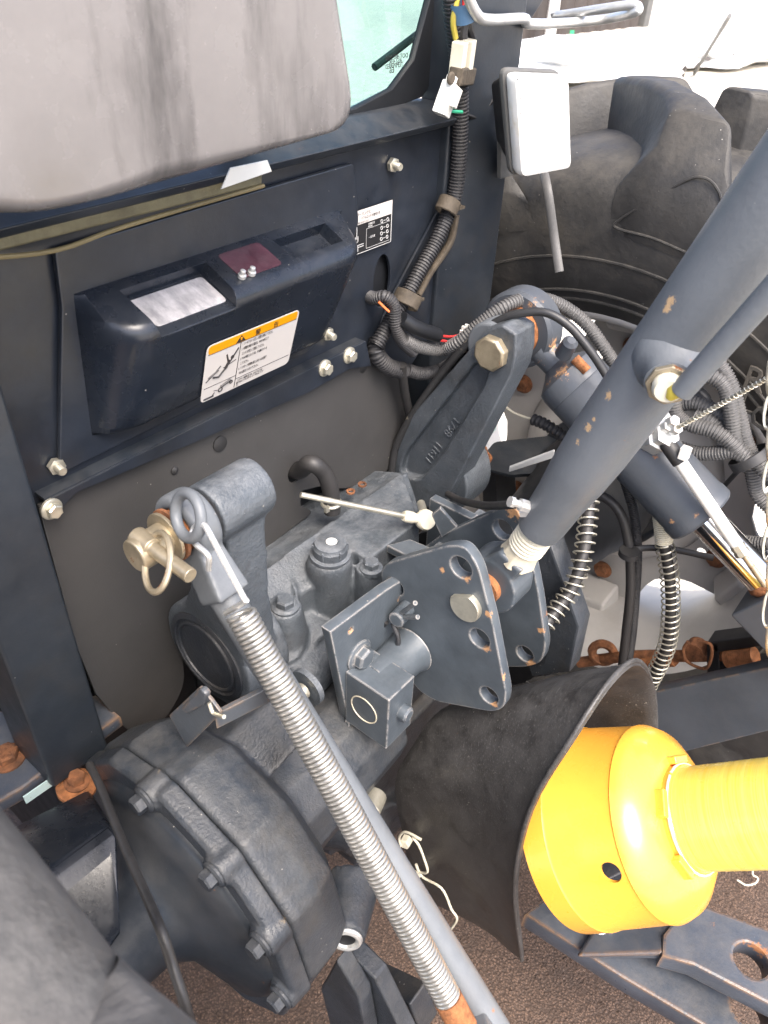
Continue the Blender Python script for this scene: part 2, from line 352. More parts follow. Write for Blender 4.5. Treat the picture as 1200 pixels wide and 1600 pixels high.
def plate(pts, nrm, th, holes=(), bevel=.0008, rad=0, loops2=()):
    """flat plate from 3-D outline points; its visible face lies in the plane of pts, its body behind (against nrm)"""
    n = V(nrm).normalized(); p0 = V(pts[0]); ex = (V(pts[1])-p0); ex = (ex-n*ex.dot(n)).normalized(); ey = n.cross(ex)
    to2 = lambda p: V(((V(p)-p0).dot(ex), (V(p)-p0).dot(ey)))
    o2 = [to2(p) for p in pts]
    if rad: o2 = round2(o2, rad)
    loops = [o2]
    for h in holes:
        c, r = h[0], h[1]
        loops.append(circ2(to2(c), r, 28, *(h[2:4] if len(h) > 2 else (1, 1))))
    for l in loops2: loops.append([to2(p) for p in l])
    cu = bpy.data.curves.new('t', 'CURVE'); cu.dimensions = '2D'; cu.fill_mode = 'BOTH'
    for l in loops:
        s = cu.splines.new('POLY'); s.points.add(len(l)-1); s.use_cyclic_u = True
        for q, p in zip(s.points, l): q.co = (p.x, p.y, 0, 1)
    cu.extrude = max(1e-5, th/2-bevel); cu.bevel_depth = bevel; cu.bevel_resolution = 1; cu.offset = -bevel
    t = bpy.data.objects.new('t', cu); C.objects.link(t)
    me = bpy.data.meshes.new_from_object(t.evaluated_get(bpy.context.evaluated_depsgraph_get()))
    bpy.data.objects.remove(t); bpy.data.curves.remove(cu)
    c = p0 - n*th/2
    me.transform(Matrix(((ex.x, ey.x, n.x, c.x), (ex.y, ey.y, n.y, c.y), (ex.z, ey.z, n.z, c.z), (0, 0, 0, 1))))
    return me
def text_mesh(s, o, ex, ey, size, ext=.0001, align='LEFT', xs=1.0):
    cu = bpy.data.curves.new('t', 'FONT'); cu.body = s; cu.size = size; cu.extrude = ext; cu.align_x = align; cu.resolution_u = 2
    t = bpy.data.objects.new('t', cu); C.objects.link(t)
    me = bpy.data.meshes.new_from_object(t.evaluated_get(bpy.context.evaluated_depsgraph_get()))
    bpy.data.objects.remove(t); bpy.data.curves.remove(cu)
    ex = V(ex).normalized(); n = ex.cross(V(ey)).normalized(); ey = n.cross(ex); o = V(o)
    me.transform(Matrix(((ex.x*xs, ey.x, n.x, o.x), (ex.y*xs, ey.y, n.y, o.y), (ex.z*xs, ey.z, n.z, o.z), (0, 0, 0, 1))))
    return me
def bool_diff(me, cutters):
    a = bpy.data.objects.new('t', me); C.objects.link(a); cs = []
    for bm in cutters:
        bmesh.ops.recalc_face_normals(bm, faces=bm.faces)
        m2 = bpy.data.meshes.new('c'); bm.to_mesh(m2); bm.free(); c = bpy.data.objects.new('c', m2); C.objects.link(c); cs.append(c)
        md = a.modifiers.new('d', 'BOOLEAN'); md.object = c; md.operation = 'DIFFERENCE'; md.solver = 'EXACT'
    out = bpy.data.meshes.new_from_object(a.evaluated_get(bpy.context.evaluated_depsgraph_get()))
    for o in cs + [a]: bpy.data.objects.remove(o)
    return out
def to_mesh(bm):
    bmesh.ops.recalc_face_normals(bm, faces=bm.faces); me = bpy.data.meshes.new('m'); bm.to_mesh(me); bm.free(); return me
def bevel_mesh(me, width, seg):
    a = bpy.data.objects.new('t', me); C.objects.link(a)
    m = a.modifiers.new('b', 'BEVEL'); m.width = width; m.segments = seg; m.limit_method = 'ANGLE'; m.angle_limit = R_(25)
    out = bpy.data.meshes.new_from_object(a.evaluated_get(bpy.context.evaluated_depsgraph_get())); bpy.data.objects.remove(a); return out
# ------------------------------------------------------------------ ground and what stands far behind
bm = NB(); bmesh.ops.create_grid(bm, x_segments=2, y_segments=2, size=150)
tag(obj('ground', bm, 'sunlit_ground'), None, None, kind='structure')
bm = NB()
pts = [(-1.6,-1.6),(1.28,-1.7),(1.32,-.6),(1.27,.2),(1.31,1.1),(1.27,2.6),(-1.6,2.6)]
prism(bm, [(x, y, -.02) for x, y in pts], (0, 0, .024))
tag(obj('asphalt_shade_patch', bm, 'asphalt'), None, None, kind='structure')  # darker ground patch, its tone stands in for the shade around the tractor
# loose stones on the asphalt in view
proto = NB(); bmesh.ops.create_icosphere(proto, subdivisions=1, radius=1)
bm = NB()
for i in range(1500):
    x = random.uniform(.2, .95); y = random.uniform(-.25, .6); s = random.uniform(.0012, .0042)
    ce = V((x, y, .004)); ax = Matrix.Rotation(random.uniform(0, 6), 3, 'Z') @ Matrix.Diagonal((1, random.uniform(.6, 1), random.uniform(.4, .7)))
    vs_ = [bm.verts.new(ce + (ax @ v.co)*s*random.uniform(.85, 1.15)) for v in proto.verts]
    for f in proto.faces: bm.faces.new([vs_[v.index] for v in f.verts])
proto.free()
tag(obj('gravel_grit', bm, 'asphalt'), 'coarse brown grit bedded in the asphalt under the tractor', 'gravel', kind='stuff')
# shed wall far behind the wheel
t = thing('storage_shed', 'brown ribbed metal shed wall far behind the rear wheel', 'shed', (15, 10, 0))
base = U(780, 66, Z=0); d = U(1012, 40, Z=0)-base; NS = int(d.length/.34); d.normalize(); nrm = V((-abs(d.y), -abs(d.x), 0))
for k in range(NS):
    b = NB(); p = base + d*(k*.34)
    q = [p, p+d*.335]
    prism(b, [q[0], q[0]+d*.05+nrm*.05, q[0]+d*.16+nrm*.05, q[0]+d*.21, q[1], q[1]-nrm*.05, q[0]-nrm*.05], (0, 0, 3.2))
    obj('wall_sheet', b, 'shed_metal', t)
b = NB(); e = base + d*(NS*.34); box(b, e + V((0, 0, 1.65)), (.2, .2, 3.3)); obj('corner_post', b, 'lamp_grey', t)
# pale heap and small yard things, sunlit
def heap(name, c, sx, sy, h, m, lab, cat, seed):
    rnd = random.Random(seed); b = NB(); bmesh.ops.create_icosphere(b, subdivisions=4, radius=1)
    from mathutils import noise as mn
    for v in b.verts:
        k = 1 + .35*mn.noise(v.co*2.2 + V((seed, 0, 0))) + .12*mn.noise(v.co*7)
        v.co = V((v.co.x*sx*k, v.co.y*sy*k, max(-.05, v.co.z*h*k))) + V(c)
    return tag(obj(name, b, m), lab, cat)
heap('tarp_heap', U(930, 95, Z=.15), 1.2, .9, .20, 'white_heap', 'white sheeted heap in the yard behind the big tyre', 'heap', 3)
heap('gravel_heap', U(1080, 75, Z=.1), 1.3, 1.0, .16, 'white_heap', 'low pale heap at the right edge of the bright yard', 'heap', 9)
b = NB(); c = U(1120, 60, Z=.3); tube(b, [U(1085, 115, Z=.02), U(1140, 25, Z=.7)], .02, 8, 1)
tag(obj('marker_pole', b, 'lamp_grey'), 'thin leaning dark pole in the bright yard', 'pole')
rnd = random.Random(5); b = NB()
for k in range(26):
    bmesh.ops.create_icosphere(b, subdivisions=1, radius=.05, matrix=Matrix.Translation(U(rnd.uniform(890,1150), rnd.uniform(75,112), Z=.12)) @ Euler((rnd.uniform(0,3),rnd.uniform(0,3),0)).to_matrix().to_4x4() @ Matrix.Diagonal((rnd.uniform(.4,2.6), rnd.uniform(.3,.8), rnd.uniform(.3,.9), 1)))
tag(obj('yard_rubble', b, 'shed_metal', smooth=20), 'dark broken bits strewn along the pale heap', 'rubble', kind='stuff')
b = NB(); c = U(858, 66, Z=0); cyl(b, c, c+V((0, 0, 1.6)), .07)
tag(obj('white_post', b, 'white_tube'), 'white round post standing before the shed wall', 'post')
b = NB(); c = U(888, 52, Z=0); cyl(b, c, c+V((0, 0, .5)), .10); lathe(b, c, (0, 0, 1), [(0, .13), (.05, .13)], 20)
tag(obj('green_marker', b, 'green_plastic'), 'small green marker post before the shed wall', 'post')

# ------------------------------------------------------------------ wheels
AY, AZ = .36, .573
def make_wheel(name, label, xc, side, rubber, nl, lug_range, with_rim):
    """xc: centre plane; side=+1: the inner face looks to -X"""
    t = thing(name, label, 'wheel', (xc, AY, AZ))
    prof = [(-.118,.300),(-.130,.312),(-.142,.335),(-.155,.375),(-.163,.42),(-.163,.46),(-.154,.485),(-.138,.502),(-.112,.512),(-.06,.518),(0,.520)]
    prof = prof + [(-a, r) for a, r in prof[-2::-1]]
    prof += [(.10,.296),(-.10,.296)]
    b = NB(); N = 96; rings = []
    for a, r in prof:
        rings.append([b.verts.new(V((a*side, r*math.sin(2*math.pi*k/N), r*math.cos(2*math.pi*k/N))) + V((xc, AY, AZ))) for k in range(N)])
    for i in range(len(rings)):
        A, B = rings[i], rings[(i+1) % len(rings)]
        for k in range(N): b.faces.new((A[k], A[(k+1) % N], B[(k+1) % N], B[k]))
    ty = obj('tyre', b, rubber, t, smooth=60)
    # raised ring lines moulded in the sidewall
    for rr, xx in ((.332, -.1415), (.345, -.146), (.392, -.158)):
        b = NB(); ring(b, (xc+xx*side, AY, AZ), (1, 0, 0), rr, .0022, 96, 6); obj('sidewall_ring', b, rubber, ty)
    def lug_mesh(sd):
        b = NB(); rows = []
        st = [(-.162,.425,-.030,.004),(-.164,.468,-.020,.014),(-.158,.498,-.006,.036),(-.138,.508,.012,.064),(-.10,.510,.07,.072),(-.05,.514,.16,.072),(0,.514,.25,.072),(.028,.514,.30,.072)]
        for i, (x, rb, a, h) in enumerate(st):
            hw = (.17,.16,.14,.115,.085,.072,.066,.06)[i]
            row = []
            for f, k in ((-1.0, -.35), (-.86, .25), (-.62, .92), (-.45, 1.0), (.3, 1.0), (.5, .92), (.78, .25), (1.0, -.35)):
                r = rb + h*k*.92
                xx = x
                if i == 0: xx = x + .0 if k < .5 else x-.004
                if i == 1: xx = x - .008*max(0, k)
                ang = a + f*hw
                row.append(b.verts.new(V((xx*sd, r*math.sin(ang), r*math.cos(ang)))))
            rows.append(row)
        for i in range(len(rows)-1):
            for k in range(7): b.faces.new((rows[i][k], rows[i][k+1], rows[i+1][k+1], rows[i+1][k]))
        b.faces.new(rows[0]); b.faces.new(rows[-1][::-1])
        bmesh.ops.recalc_face_normals(b, faces=b.faces)
        me = bpy.data.meshes.new('lug'); b.to_mesh(me); b.free()
        for p in me.polygons: p.use_smooth = True
        me.set_sharp_from_angle(angle=R_(45)); me.materials.append(MT[rubber]); return me
    for sd, ph in ((side, 0), (-side, .5)):
        me = lug_mesh(sd)
        for i in range(nl):
            a = 2*math.pi*(i+ph+lug_range)/nl
            o = bpy.data.objects.new('lug', me); C.objects.link(o); o.parent = ty
            o.location = -(ty.location); o.rotation_euler = (-a, 0, 0)
            m = o.modifiers.new('b', 'BEVEL'); m.width = .0035 if rubber != 'tyre_near' else .007; m.segments = 3; m.limit_method = 'ANGLE'; m.angle_limit = R_(30)
            if rubber == 'tyre_near': m = o.modifiers.new('u', 'SUBSURF'); m.levels = m.render_levels = 1
    return t, ty
wr, tyr = make_wheel('wheel_assembly', 'black lugged tyre with pale grey rim, on the far right side', 1.09, 1, 'tyre_rubber', 11, -.14, True)
wl, tyl = make_wheel('wheel_assembly', 'blurred dusty black tyre shoulder at the lower left corner, close to the camera', -.117, -1, 'tyre_near', 11, -.06, False)
# rim of the far wheel
def xl(prof, n=72): 
    b = NB(); rings = []
    for x, r in prof: rings.append([b.verts.new(V((x, AY+r*math.sin(2*math.pi*k/n), AZ+r*math.cos(2*math.pi*k/n)))) for k in range(n)])
    for i in range(len(rings)-1):
        for k in range(n): b.faces.new((rings[i][k], rings[i][(k+1) % n], rings[i+1][(k+1) % n], rings[i+1][k]))
    return b
b = xl([(.965,.318),(.962,.312),(.966,.304),(.985,.296),(1.03,.280),(1.06,.272),(1.12,.272),(1.15,.280),(1.195,.296),(1.214,.306),(1.216,.318)])
obj('rim_barrel', b, 'rim_paint', wr, smooth=60, solid=.005)
c0 = V((1.115, AY, AZ)); out = []
NT = 6
for i in range(NT):
    a0 = 2*math.pi*(i+.10)/NT
    for da, r in ((-.24,.268),(-.12,.271),(0,.271),(.12,.271),(.24,.268),(.34,.236),(.43,.222),(.5236,.220),(.617,.222),(.707,.236)):
        a = a0+da; out.append(c0 + V((0, r*math.sin(a), r*math.cos(a))))
holes = [(c0 + V((0, .06*math.sin(k*math.pi/3), .06*math.cos(k*math.pi/3))), .009) for k in range(6)] + [(c0 + V((0, .195*math.sin(a), .195*math.cos(a))), .008) for a in (2.2, 2.9, 4.2, .4)]
obj('rim_disc', plate(out, (-1, 0, 0), .007, holes, .0012), 'rim_paint', wr)
b = xl([(1.113,.172),(1.100,.166),(1.075,.150),(1.062,.138),(1.058,.120),(1.058,.09)]); obj('rim_dish', b, 'rim_paint', wr, smooth=60, solid=.005)
for i in range(NT):
    a0 = 2*math.pi*(i+.10)/NT; b = NB()
    dr = V((0, math.sin(a0), math.cos(a0))); tg = V((0, math.cos(a0), -math.sin(a0))); ce = V((1.108, AY, AZ))
    hexa(b, [ce+dr*.235-tg*.035, ce+dr*.235+tg*.035, ce+dr*.275+tg*.04, ce+dr*.275-tg*.04], [ce+V((-.05,0,0))+dr*.255-tg*.028, ce+V((-.05,0,0))+dr*.255+tg*.028, ce+V((-.05,0,0))+dr*.278+tg*.03, ce+V((-.05,0,0))+dr*.278-tg*.03])
    obj('rim_lug', b, 'rim_paint', wr, bevel=.006, seg=3)
    b = NB(); ce2 = ce+dr*.25+V((-.03, 0, 0)); hexbolt(b, V((1.106, AY, AZ))+dr*.215, (-1, 0, 0), .012, .012); obj('rim_bolt', b, 'rust', wr)
b = NB(); lathe(b, (1.058, AY, AZ), (-1, 0, 0), [(0,.118),(.012,.118),(.014,.075),(.05,.07),(.055,.03)], 40); obj('hub_flange', b, 'dark_cast_paint', wr, smooth=30)
b = NB(); tube(b, [U(x,y,X=.923) for x,y in ((1128,345),(1128,320),(1122,297),(1104,279),(1076,280),(1020,312),(964,346),(968,358),(1020,372),(1080,398))], .0016, 6, 4); obj('moulded_outline', b, 'tyre_rubber', tyr)
# moulded letters on the sidewall, over by the right edge of the picture
lx = .9275
for ch, px, py in (('L', 1172, 628), ('G', 1188, 650), ('R', 1180, 592)):
    p = U(px, py, X=.934); me = text_mesh(ch, p + V((-.006, .012, -.012)), (0, -1, 0), (0, 0, 1), .042, .002); obj('sidewall_letter', me, 'tyre_rubber', tyr)

# ------------------------------------------------------------------ cab rear wall
YP = .530
cab = thing('tractor_cab', 'dark navy tractor cab rear wall with window, corner posts and stickers', 'tractor cab', (.53, .56, .9))
hole = U(597, 440, Y=YP)
pl = plate([(.16,YP,.868),(.90,YP,.868),(.90,YP,1.135),(.16,YP,1.135)], (0,-1,0), .004, [(hole, .021, .72, 1.45)], .0008)
obj('back_sheet', pl, 'navy_paint', cab)
b = NB(); box(b, (.53, .95, .80), (.66, .78, .32)); obj('cab_floor_box', b, 'seal_black', cab)
b = NB(); box(b, (hole.x, .575, hole.z), (.12, .07, .10)); obj('duct_box', b, 'seal_black', cab)
def PX(l, Y): return [U(x, y, Y=Y) for x, y in l]
# raised centre panel
o = PX([(86,392),(97,480),(93,742),(482,550),(506,520),(546,396),(561,346),(553,255),(430,290)], YP-.007)
obj('centre_panel', plate(o, (0,-1,0), .005, (), .0012, rad=.004), 'navy_paint', cab)
# moulded bulge: wedge with two pockets along its sloping top
yb = YP-.0068
def bl(px, py, Y): return U(px, py, Y=Y)
xL0, xL1, xR1, xR0 = .298, .318, .560, .592
profB = [(.003,1.068),(0,1.068),(-.006,1.0665),(-.024,1.0593)] + [(-.036-.0135*math.sin(R_(q)), 1.0395+.0135*math.cos(R_(q))) for q in (25,45,65,85,100,108)] + [(-.0413,1.010),(-.0339,.985),(-.026,.9585),(-.020,.9525),(-.008,.950),(0,.9495),(.003,.9495)]
rowsB = []
for k in range(41):
    q = k/40; x = xL0-.006 + (xR0-xL0+.006)*q; tl_ = min(1, (x-xL0+.006)/.034); tr_ = min(1, (xR0-x)/.036)
    ee = math.sqrt(max(0, 1-(1-tl_)**2))*math.sqrt(max(0, 1-(1-tr_)**2))
    sk = .0 if q < .5 else 1
    rowsB.append([(x - (.045*sk + .010*(1-sk))*(1.066-z)/.116*(2*abs(q-.5))**2, yb + (y*ee if y < 0 else y), z) for y, z in profB])
b = NB(); vr = [[b.verts.new(V(p)) for p in r] for r in rowsB]; nP = len(profB)
for i in range(40):
    for k in range(nP): b.faces.new((vr[i][k], vr[i][(k+1) % nP], vr[i+1][(k+1) % nP], vr[i+1][k]))
b.faces.new(vr[0]); b.faces.new(vr[-1][::-1])
me = to_mesh(b)
up_n = V((0, -.37, .93)).normalized()
def topz(off): return 1.0665-.4*(off-.006)
def pocket(x0, x1, depth, open_front, ins=.010):
    c = NB(); o1 = .078 if open_front else .036
    top = [V((x0, yb-.011, topz(.011))), V((x1, yb-.011, topz(.011))), V((x1-ins*.2, yb-o1, topz(o1))), V((x0+ins*.2, yb-o1, topz(o1)))]
    return hexa(c, [p - up_n*depth + V((ins*(1 if i in (0, 3) else -1), 0, 0)) for i, p in enumerate(top)], [p + up_n*.02 for p in top])
me = bool_diff(me, [pocket(.318, .416, .011, True), pocket(.480, .562, .011, False)])
obj('moulded_bulge', me, 'navy_gloss', cab, bevel=.0022, seg=3, smooth=50)
# dusty plate in the left pocket, sky reflection painted into its pale streaked colour
o = [V((x, yb-of, topz(of)))-up_n*.0102 for x, of in ((.329,.014),(.404,.014),(.404,.0445),(.333,.0445))]
obj('pocket_plate', plate(o, up_n, .0015, (), .0003, rad=.004), 'dusty_sky_sheen', cab)
o = [V((x, yb-of, topz(of))) for x, of in ((.424,.008),(.472,.008),(.472,.038),(.424,.038))]
obj('tape_patch', plate([p+up_n*.0004 for p in o], up_n, .0012, (), .0002, rad=.005), 'purple_tape', cab)
for px, py in ((378, 432), (393, 427)):
    p = Upl(px, py, o[0]+up_n*.0012, up_n); b = NB(); lathe(b, p, up_n, [(-.001,.0036),(.002,.0036),(.0025,.0024),(.006,.0024),(.0065,.0015)], 14); obj('screw', b, 'zinc_white', cab)
# warning sticker on the front slope of the bulge
fp = V((.4, yb-.0413, 1.010)); fn = V((0, -.0515, -.0153)).normalized()
if fn.y > 0: fn = -fn
fo = fp + fn*.0012
cs = [Upl(x, y, fo, fn) for x, y in ((310,627),(446,573),(472,476),(326,546))]
ex = ((cs[1]-cs[0])+(cs[2]-cs[3])); ex.normalize(); ey = fn.cross(ex); 
if ey.z < 0: ey = -ey
W = ((cs[1]-cs[0]).length+(cs[2]-cs[3]).length)/2; Hs = ((cs[3]-cs[0]).length+(cs[2]-cs[1]).length)/2; so = (cs[0]+cs[1]+cs[2]+cs[3])/4 - ex*W/2 - ey*Hs/2
def SP(u, v, d=0): return so + ex*(u*W) + ey*(v*Hs) + fn*d
def quad(u0, v0, u1, v1, d, rad=0): return plate([SP(u0,v0,d),SP(u1,v0,d),SP(u1,v1,d),SP(u0,v1,d)], fn, .0003, (), .00005, rad=rad)
stk = obj('warning_sticker', quad(0,0,1,1,.0004,.006), 'sticker_white', cab, label='orange and white Japanese warning sticker')
obj('header_band', quad(.02,.845,.98,.98,.0007,.003), 'sticker_orange', stk)
for q in ((.02,.835,.98,.843),(.355,.02,.361,.84),(.02,.245,.36,.251),(.36,.175,.98,.181)): obj('rule_line', quad(*q, .0007), 'ink', stk)
def T(s, u, v, size, d=.0007, m='ink', par=None, xs=1.0, align='LEFT'):
    obj('lettering', text_mesh(s, SP(u, v, d), ex, ey, size*Hs, .00004, align, xs), m, par or stk, smooth=0)
T('警', .50, .868, .105, .0010); T('告', .70, .868, .105, .0010)
b = NB(); prism(b, [SP(.30,.855,.0007),SP(.40,.855,.0007),SP(.35,.965,.0007)], fn*.0003); obj('hazard_triangle', b, 'ink', stk)
b = NB(); prism(b, [SP(.343,.885,.001),SP(.357,.885,.001),SP(.360,.935,.001),SP(.340,.935,.001)], fn*.0002); obj('exclamation_mark', b, 'sticker_orange', stk)
lines = ['1.  シールドカバーは正しい位置に装着してください。','2.  作業機を装着する場合は、PTOをOFFにして','   エンジンを停止して装着してください。','3.  PTOを使用しないときは、PTO軸のカバーを','   してください。','4.  トラクターと作業機の間に人が立つのは危険で','   すから絶対に入らないでください。']
for i, s in enumerate(lines): T(s, .375, .770-i*.088, .062, xs=.40)
for i, s in enumerate(['  トラクターの転倒を防ぐため、けん引するときは','指定されたヒッチおよびドローバーでけん引してくだ','さい。']): T(s, .375, .118-i*.047, .050, xs=.45)
# pictograms
def poly(uv, d=.0007, m='ink'):
    b = NB(); prism(b, [SP(u, v, d) for u, v in uv], fn*.0002); return b
def stroke(pts, wd): 
    b = NB(); tube(b, [SP(u, v, .0006) for u, v in pts], wd*Hs*.72, 6, 1, flat=1.0); return b
fig = [stroke([(.10,.40),(.16,.37),(.20,.44),(.24,.50)], .020), stroke([(.22,.48),(.26,.60)], .032), stroke([(.25,.56),(.22,.72)], .018), stroke([(.27,.58),(.34,.76)], .016), stroke([(.03,.36),(.12,.48),(.17,.56)], .012), stroke([(.05,.42),(.15,.50)], .02), stroke([(.20,.50),(.33,.56)], .008)]
for f in fig: obj('pictogram_stroke', f, 'ink', stk)
b = NB(); lathe(b, SP(.285,.635,.0006), fn, [(0,.032*Hs),(.0003,.032*Hs)], 20); obj('pictogram_head', b, 'ink', stk)
for f in ([stroke([(.20,.16),(.30,.22)], .030), stroke([(.03,.05),(.13,.05)], .018), stroke([(.12,.06),(.14,.10)], .010), stroke([(.13,.14),(.17,.12)], .006)]): obj('pictogram_stroke', f, 'ink', stk)
for u, v, r in ((.20,.11,.035),(.31,.17,.024)):
    b = NB(); ring(b, SP(u, v, .0008), fn, r*Hs, .008*Hs, 24, 6); obj('pictogram_wheel', b, 'ink', stk)
# instruction label, white head over black diagram field
so2 = YP-.0048
cs = [U(x, y, Y=so2) for x, y in ((546,402),(606,379),(634,299),(556,332))]
ex, fn = V((1,0,0)), V((0,-1,0)); ey = V((0,0,1))
W = .075; Hs = .066; so = U(548, 401, Y=so2); W = (U(610, 378, Y=so2)-so).x; Hs = (U(557, 330, Y=so2)-so).z
ins = obj('instruction_label', quad(0,0,1,1,.0004), 'sticker_black', cab, label='small black and white Japanese instruction label')
obj('header_band', quad(0,.68,1,1,.0007), 'sticker_grey', ins)
T('ロワーリンクと', .06, .875, .095, .0010, xs=.9, par=ins); T('リフトロッドの取付け方', .22, .775, .085, .0010, xs=.75, par=ins); T('下記の位置に合わせてください', .05, .70, .05, .0010, xs=.8, par=ins)
for q in ((0,0,1,.012),(.985,0,1,.68),(.36,.06,.365,.52),(.36,.52,.95,.526),(.36,.06,.95,.066)): obj('rule_line', quad(*q, .0008), 'ink_white', ins)
T('作業機装着', .40, .60, .06, .0008, 'ink_white', ins, .8); T('標準装着', .40, .545, .05, .0008, 'ink_white', ins, .8); T('一般作業', .42, .28, .065, .0008, 'ink_white', ins, .9)
for v in (.58, .42, .29, .16):
    for u in (.74, .89):
        b = NB(); ring(b, SP(u, v, .0008), fn, .038*Hs, .008*Hs, 20, 6); obj('diagram_circle', b, 'ink_white', ins)
    obj('rule_line', quad(.79, v-.006, .84, v+.006, .0008), 'ink_white', ins)
for q in ((.12,.36,.135,.64),(.09,.28,.165,.30),(.09,.28,.105,.42),(.15,.28,.165,.42),(.02,.20,.30,.215),(.02,.15,.30,.165),(.15,.06,.165,.20)): obj('rule_line', quad(*q, .0008), 'ink_white', ins)
# lower channel with the flange bolts
yc = YP-.016
o = PX([(72,783),(572,533),(580,572),(546,577),(482,614),(300,694),(120,770),(84,808)], yc)
obj('lower_channel', plate(o, (0,-1,0), .004, (), .0008), 'navy_paint', cab)
b = NB(); o = PX([(72,783),(572,533)], yc); box(b, ((o[0]+o[1])/2 + V((0,.010,-.001))), ((o[1]-o[0]).length, .016, .003)); obj('channel_lip', b, 'navy_post', cab)
for px, py in ((78,795),(505,575),(543,555)):
    b = NB(); hexbolt(b, U(px+2, py, Y=yc), (0,-1,0), .0066, .008, u=(0,0,1)); obj('flange_bolt', b, 'zinc', cab)
for px, py, yy in ((87,727,YP-.003),(511,521,YP-.005),(613,257,YP-.003)):
    b = NB(); stud(b, U(px, py, Y=yy), (-.1,-1,-.05), .0042, .012); obj('stud', b, 'zinc', cab)
b = NB(); lathe(b, U(565,573,Y=YP-.001), (0,-1,0), [(0,.009),(.002,.009),(.004,.005)], 20); obj('rubber_plug', b, 'black_plastic', cab)
# right hand gusset sheet beside the harness
o = PX([(560,250),(742,190),(712,395),(700,480),(640,575),(575,560),(610,470),(690,320),(699,262)][1:], YP-.004)
obj('side_gusset', plate(o, (0,-1,0), .003, (), .0006), 'navy_paint', cab)
# weather strip and ledge under the box
b = NB(); a0, a1 = U(-40, 405, Y=YP-.012), U(412, 290, Y=YP-.012)
tube(b, [a0, U(88,391,Y=YP-.012), U(200,352,Y=YP-.012), a1], .0018, 8, 4); obj('strip_edge', b, 'strip_edge', cab)
b = NB(); hexa(b, [a0, a1, a1+V((0,.0,.012)), a0+V((0,0,.018))], [a0+V((0,.09,.03)), a1+V((0,.06,.02)), a1+V((0,.06,.05)), a0+V((0,.09,.06))]); obj('felt_ledge', b, 'khaki_strip', cab, bevel=.003)
# sill rail under the window
zb, zt = U(690, 203, Y=.508).z, U(690, 152, Y=.545).z
b = NB(); prism(b, [(.20,.512,zb),(.20,.506,zb+.008),(.20,.510,zt-.012),(.20,.535,zt),(.20,.56,zt),(.20,.56,zb)], (.56,0,0)); obj('sill_rail', b, 'navy_post', cab, bevel=.003)
# window: glass, rubber seal, paler things inside
yg = .556
gl = PX([(400,200),(548,168),(606,138),(640,92),(664,0),(690,-120),(300,-120)], yg)
obj('window_glass', plate(gl, (0,-1,0), .004, (), .0005), 'tinted_glass', cab)
o = PX([(380,230),(560,188),(660,152),(700,90),(705,0),(715,-140),(280,-140)], yg-.006)
obj('window_seal', plate(o, (0,-1,0), .008, (), .001, loops2=[gl[::-1]]), 'seal_black', cab)
b = NB(); prism(b, [(.30,.70,.96),(.66,.70,.96),(.66,.80,1.19),(.30,.80,1.19)], (0,.09,.0)); obj('seat_back', b, 'seat_grey', cab, bevel=.02, seg=4)
b = NB(); tube(b, [U(585, 105, Y=.59), U(670, 40, Y=.59)], .004, 8, 1); obj('inner_rail', b, 'lamp_grey', cab)
for i, (s, x, y, z) in enumerate((('DOT-407 M20', 614, 92, .006), ('AS2 43R', 612, 99, .006), ('TEMPERED', 610, 106, .006), ('E6', 606, 114, .008))):
    obj('glass_mark', text_mesh(s, U(x+6, y, Y=yg-.003), (-1,0,0), (0,0,1), z, .0001, 'CENTER'), 'ink', cab, smooth=0)
# right corner post
xp = .815
b = NB(); prism(b, [(.762,.520,0),(xp,.500,0),(.862,.500,0),(.862,.560,0),(.762,.560,0)], (0,0,1)); 
for v in b.verts: v.co.z = .76 if v.co.z < .5 else 2.0
obj('corner_post', b, 'navy_post', cab, bevel=.003)
# left corner post with its foot plate
b = NB(); xr = U(136,1050,Y=.497).x
prism(b, [(xr-.062,.497,0),(xr,.497,0),(xr,.56,0),(xr-.062,.56,0)], (0,0,1))
for v in b.verts: v.co.z = .625 if v.co.z < .5 else 2.0
obj('corner_post', b, 'navy_post', cab, bevel=.004)
zf = .632
o = [U(-60,1285,Z=zf), U(35,1232,Z=zf), U(188,1118,Z=zf), U(150,1085,Z=zf), U(-60,1120,Z=zf)]
obj('post_foot', plate(o, (0,0,1), .018, (), .003), 'drawbar_paint', cab)
e0, e1 = U(35,1246,Z=zf-.006), U(92,1207,Z=zf-.006); dn = V((e1-e0).y and ((e1-e0).cross(V((0,0,1)))).normalized())
if dn.y > 0: dn = -dn
b = NB(); prism(b, [e0+dn*.003+V((0,0,-.006)), e1+dn*.003+V((0,0,-.006)), e1+dn*.003+V((0,0,.005)), e0+dn*.003+V((0,0,.005))], dn*.0015); obj('paint_chip', b, 'pale_chip', cab)
b = NB(); hexbolt(b, U(12,1185,Z=zf), (0,0,1), .012, .012); obj('rusty_bolt', b, 'rust', cab)
b = NB(); hexbolt(b, U(120,1222,Z=zf-.012), (.1,-.1,1), .0085, .012); obj('rusty_bolt', b, 'rust', cab)
b = NB(); lathe(b, U(120,1230,Z=zf-.018), (.1,-.1,1), [(0,.019),(.004,.019),(.006,.012)], 24); obj('rusty_washer', b, 'rust_bright', cab)
# roof over the cab
b = NB(); prism(b, [(.10,.44,2.0),(.96,.44,2.0),(.96,1.7,2.0),(.10,1.7,2.0)], (0,0,.12)); obj('roof', b, 'navy_paint', cab, bevel=.03, seg=3)
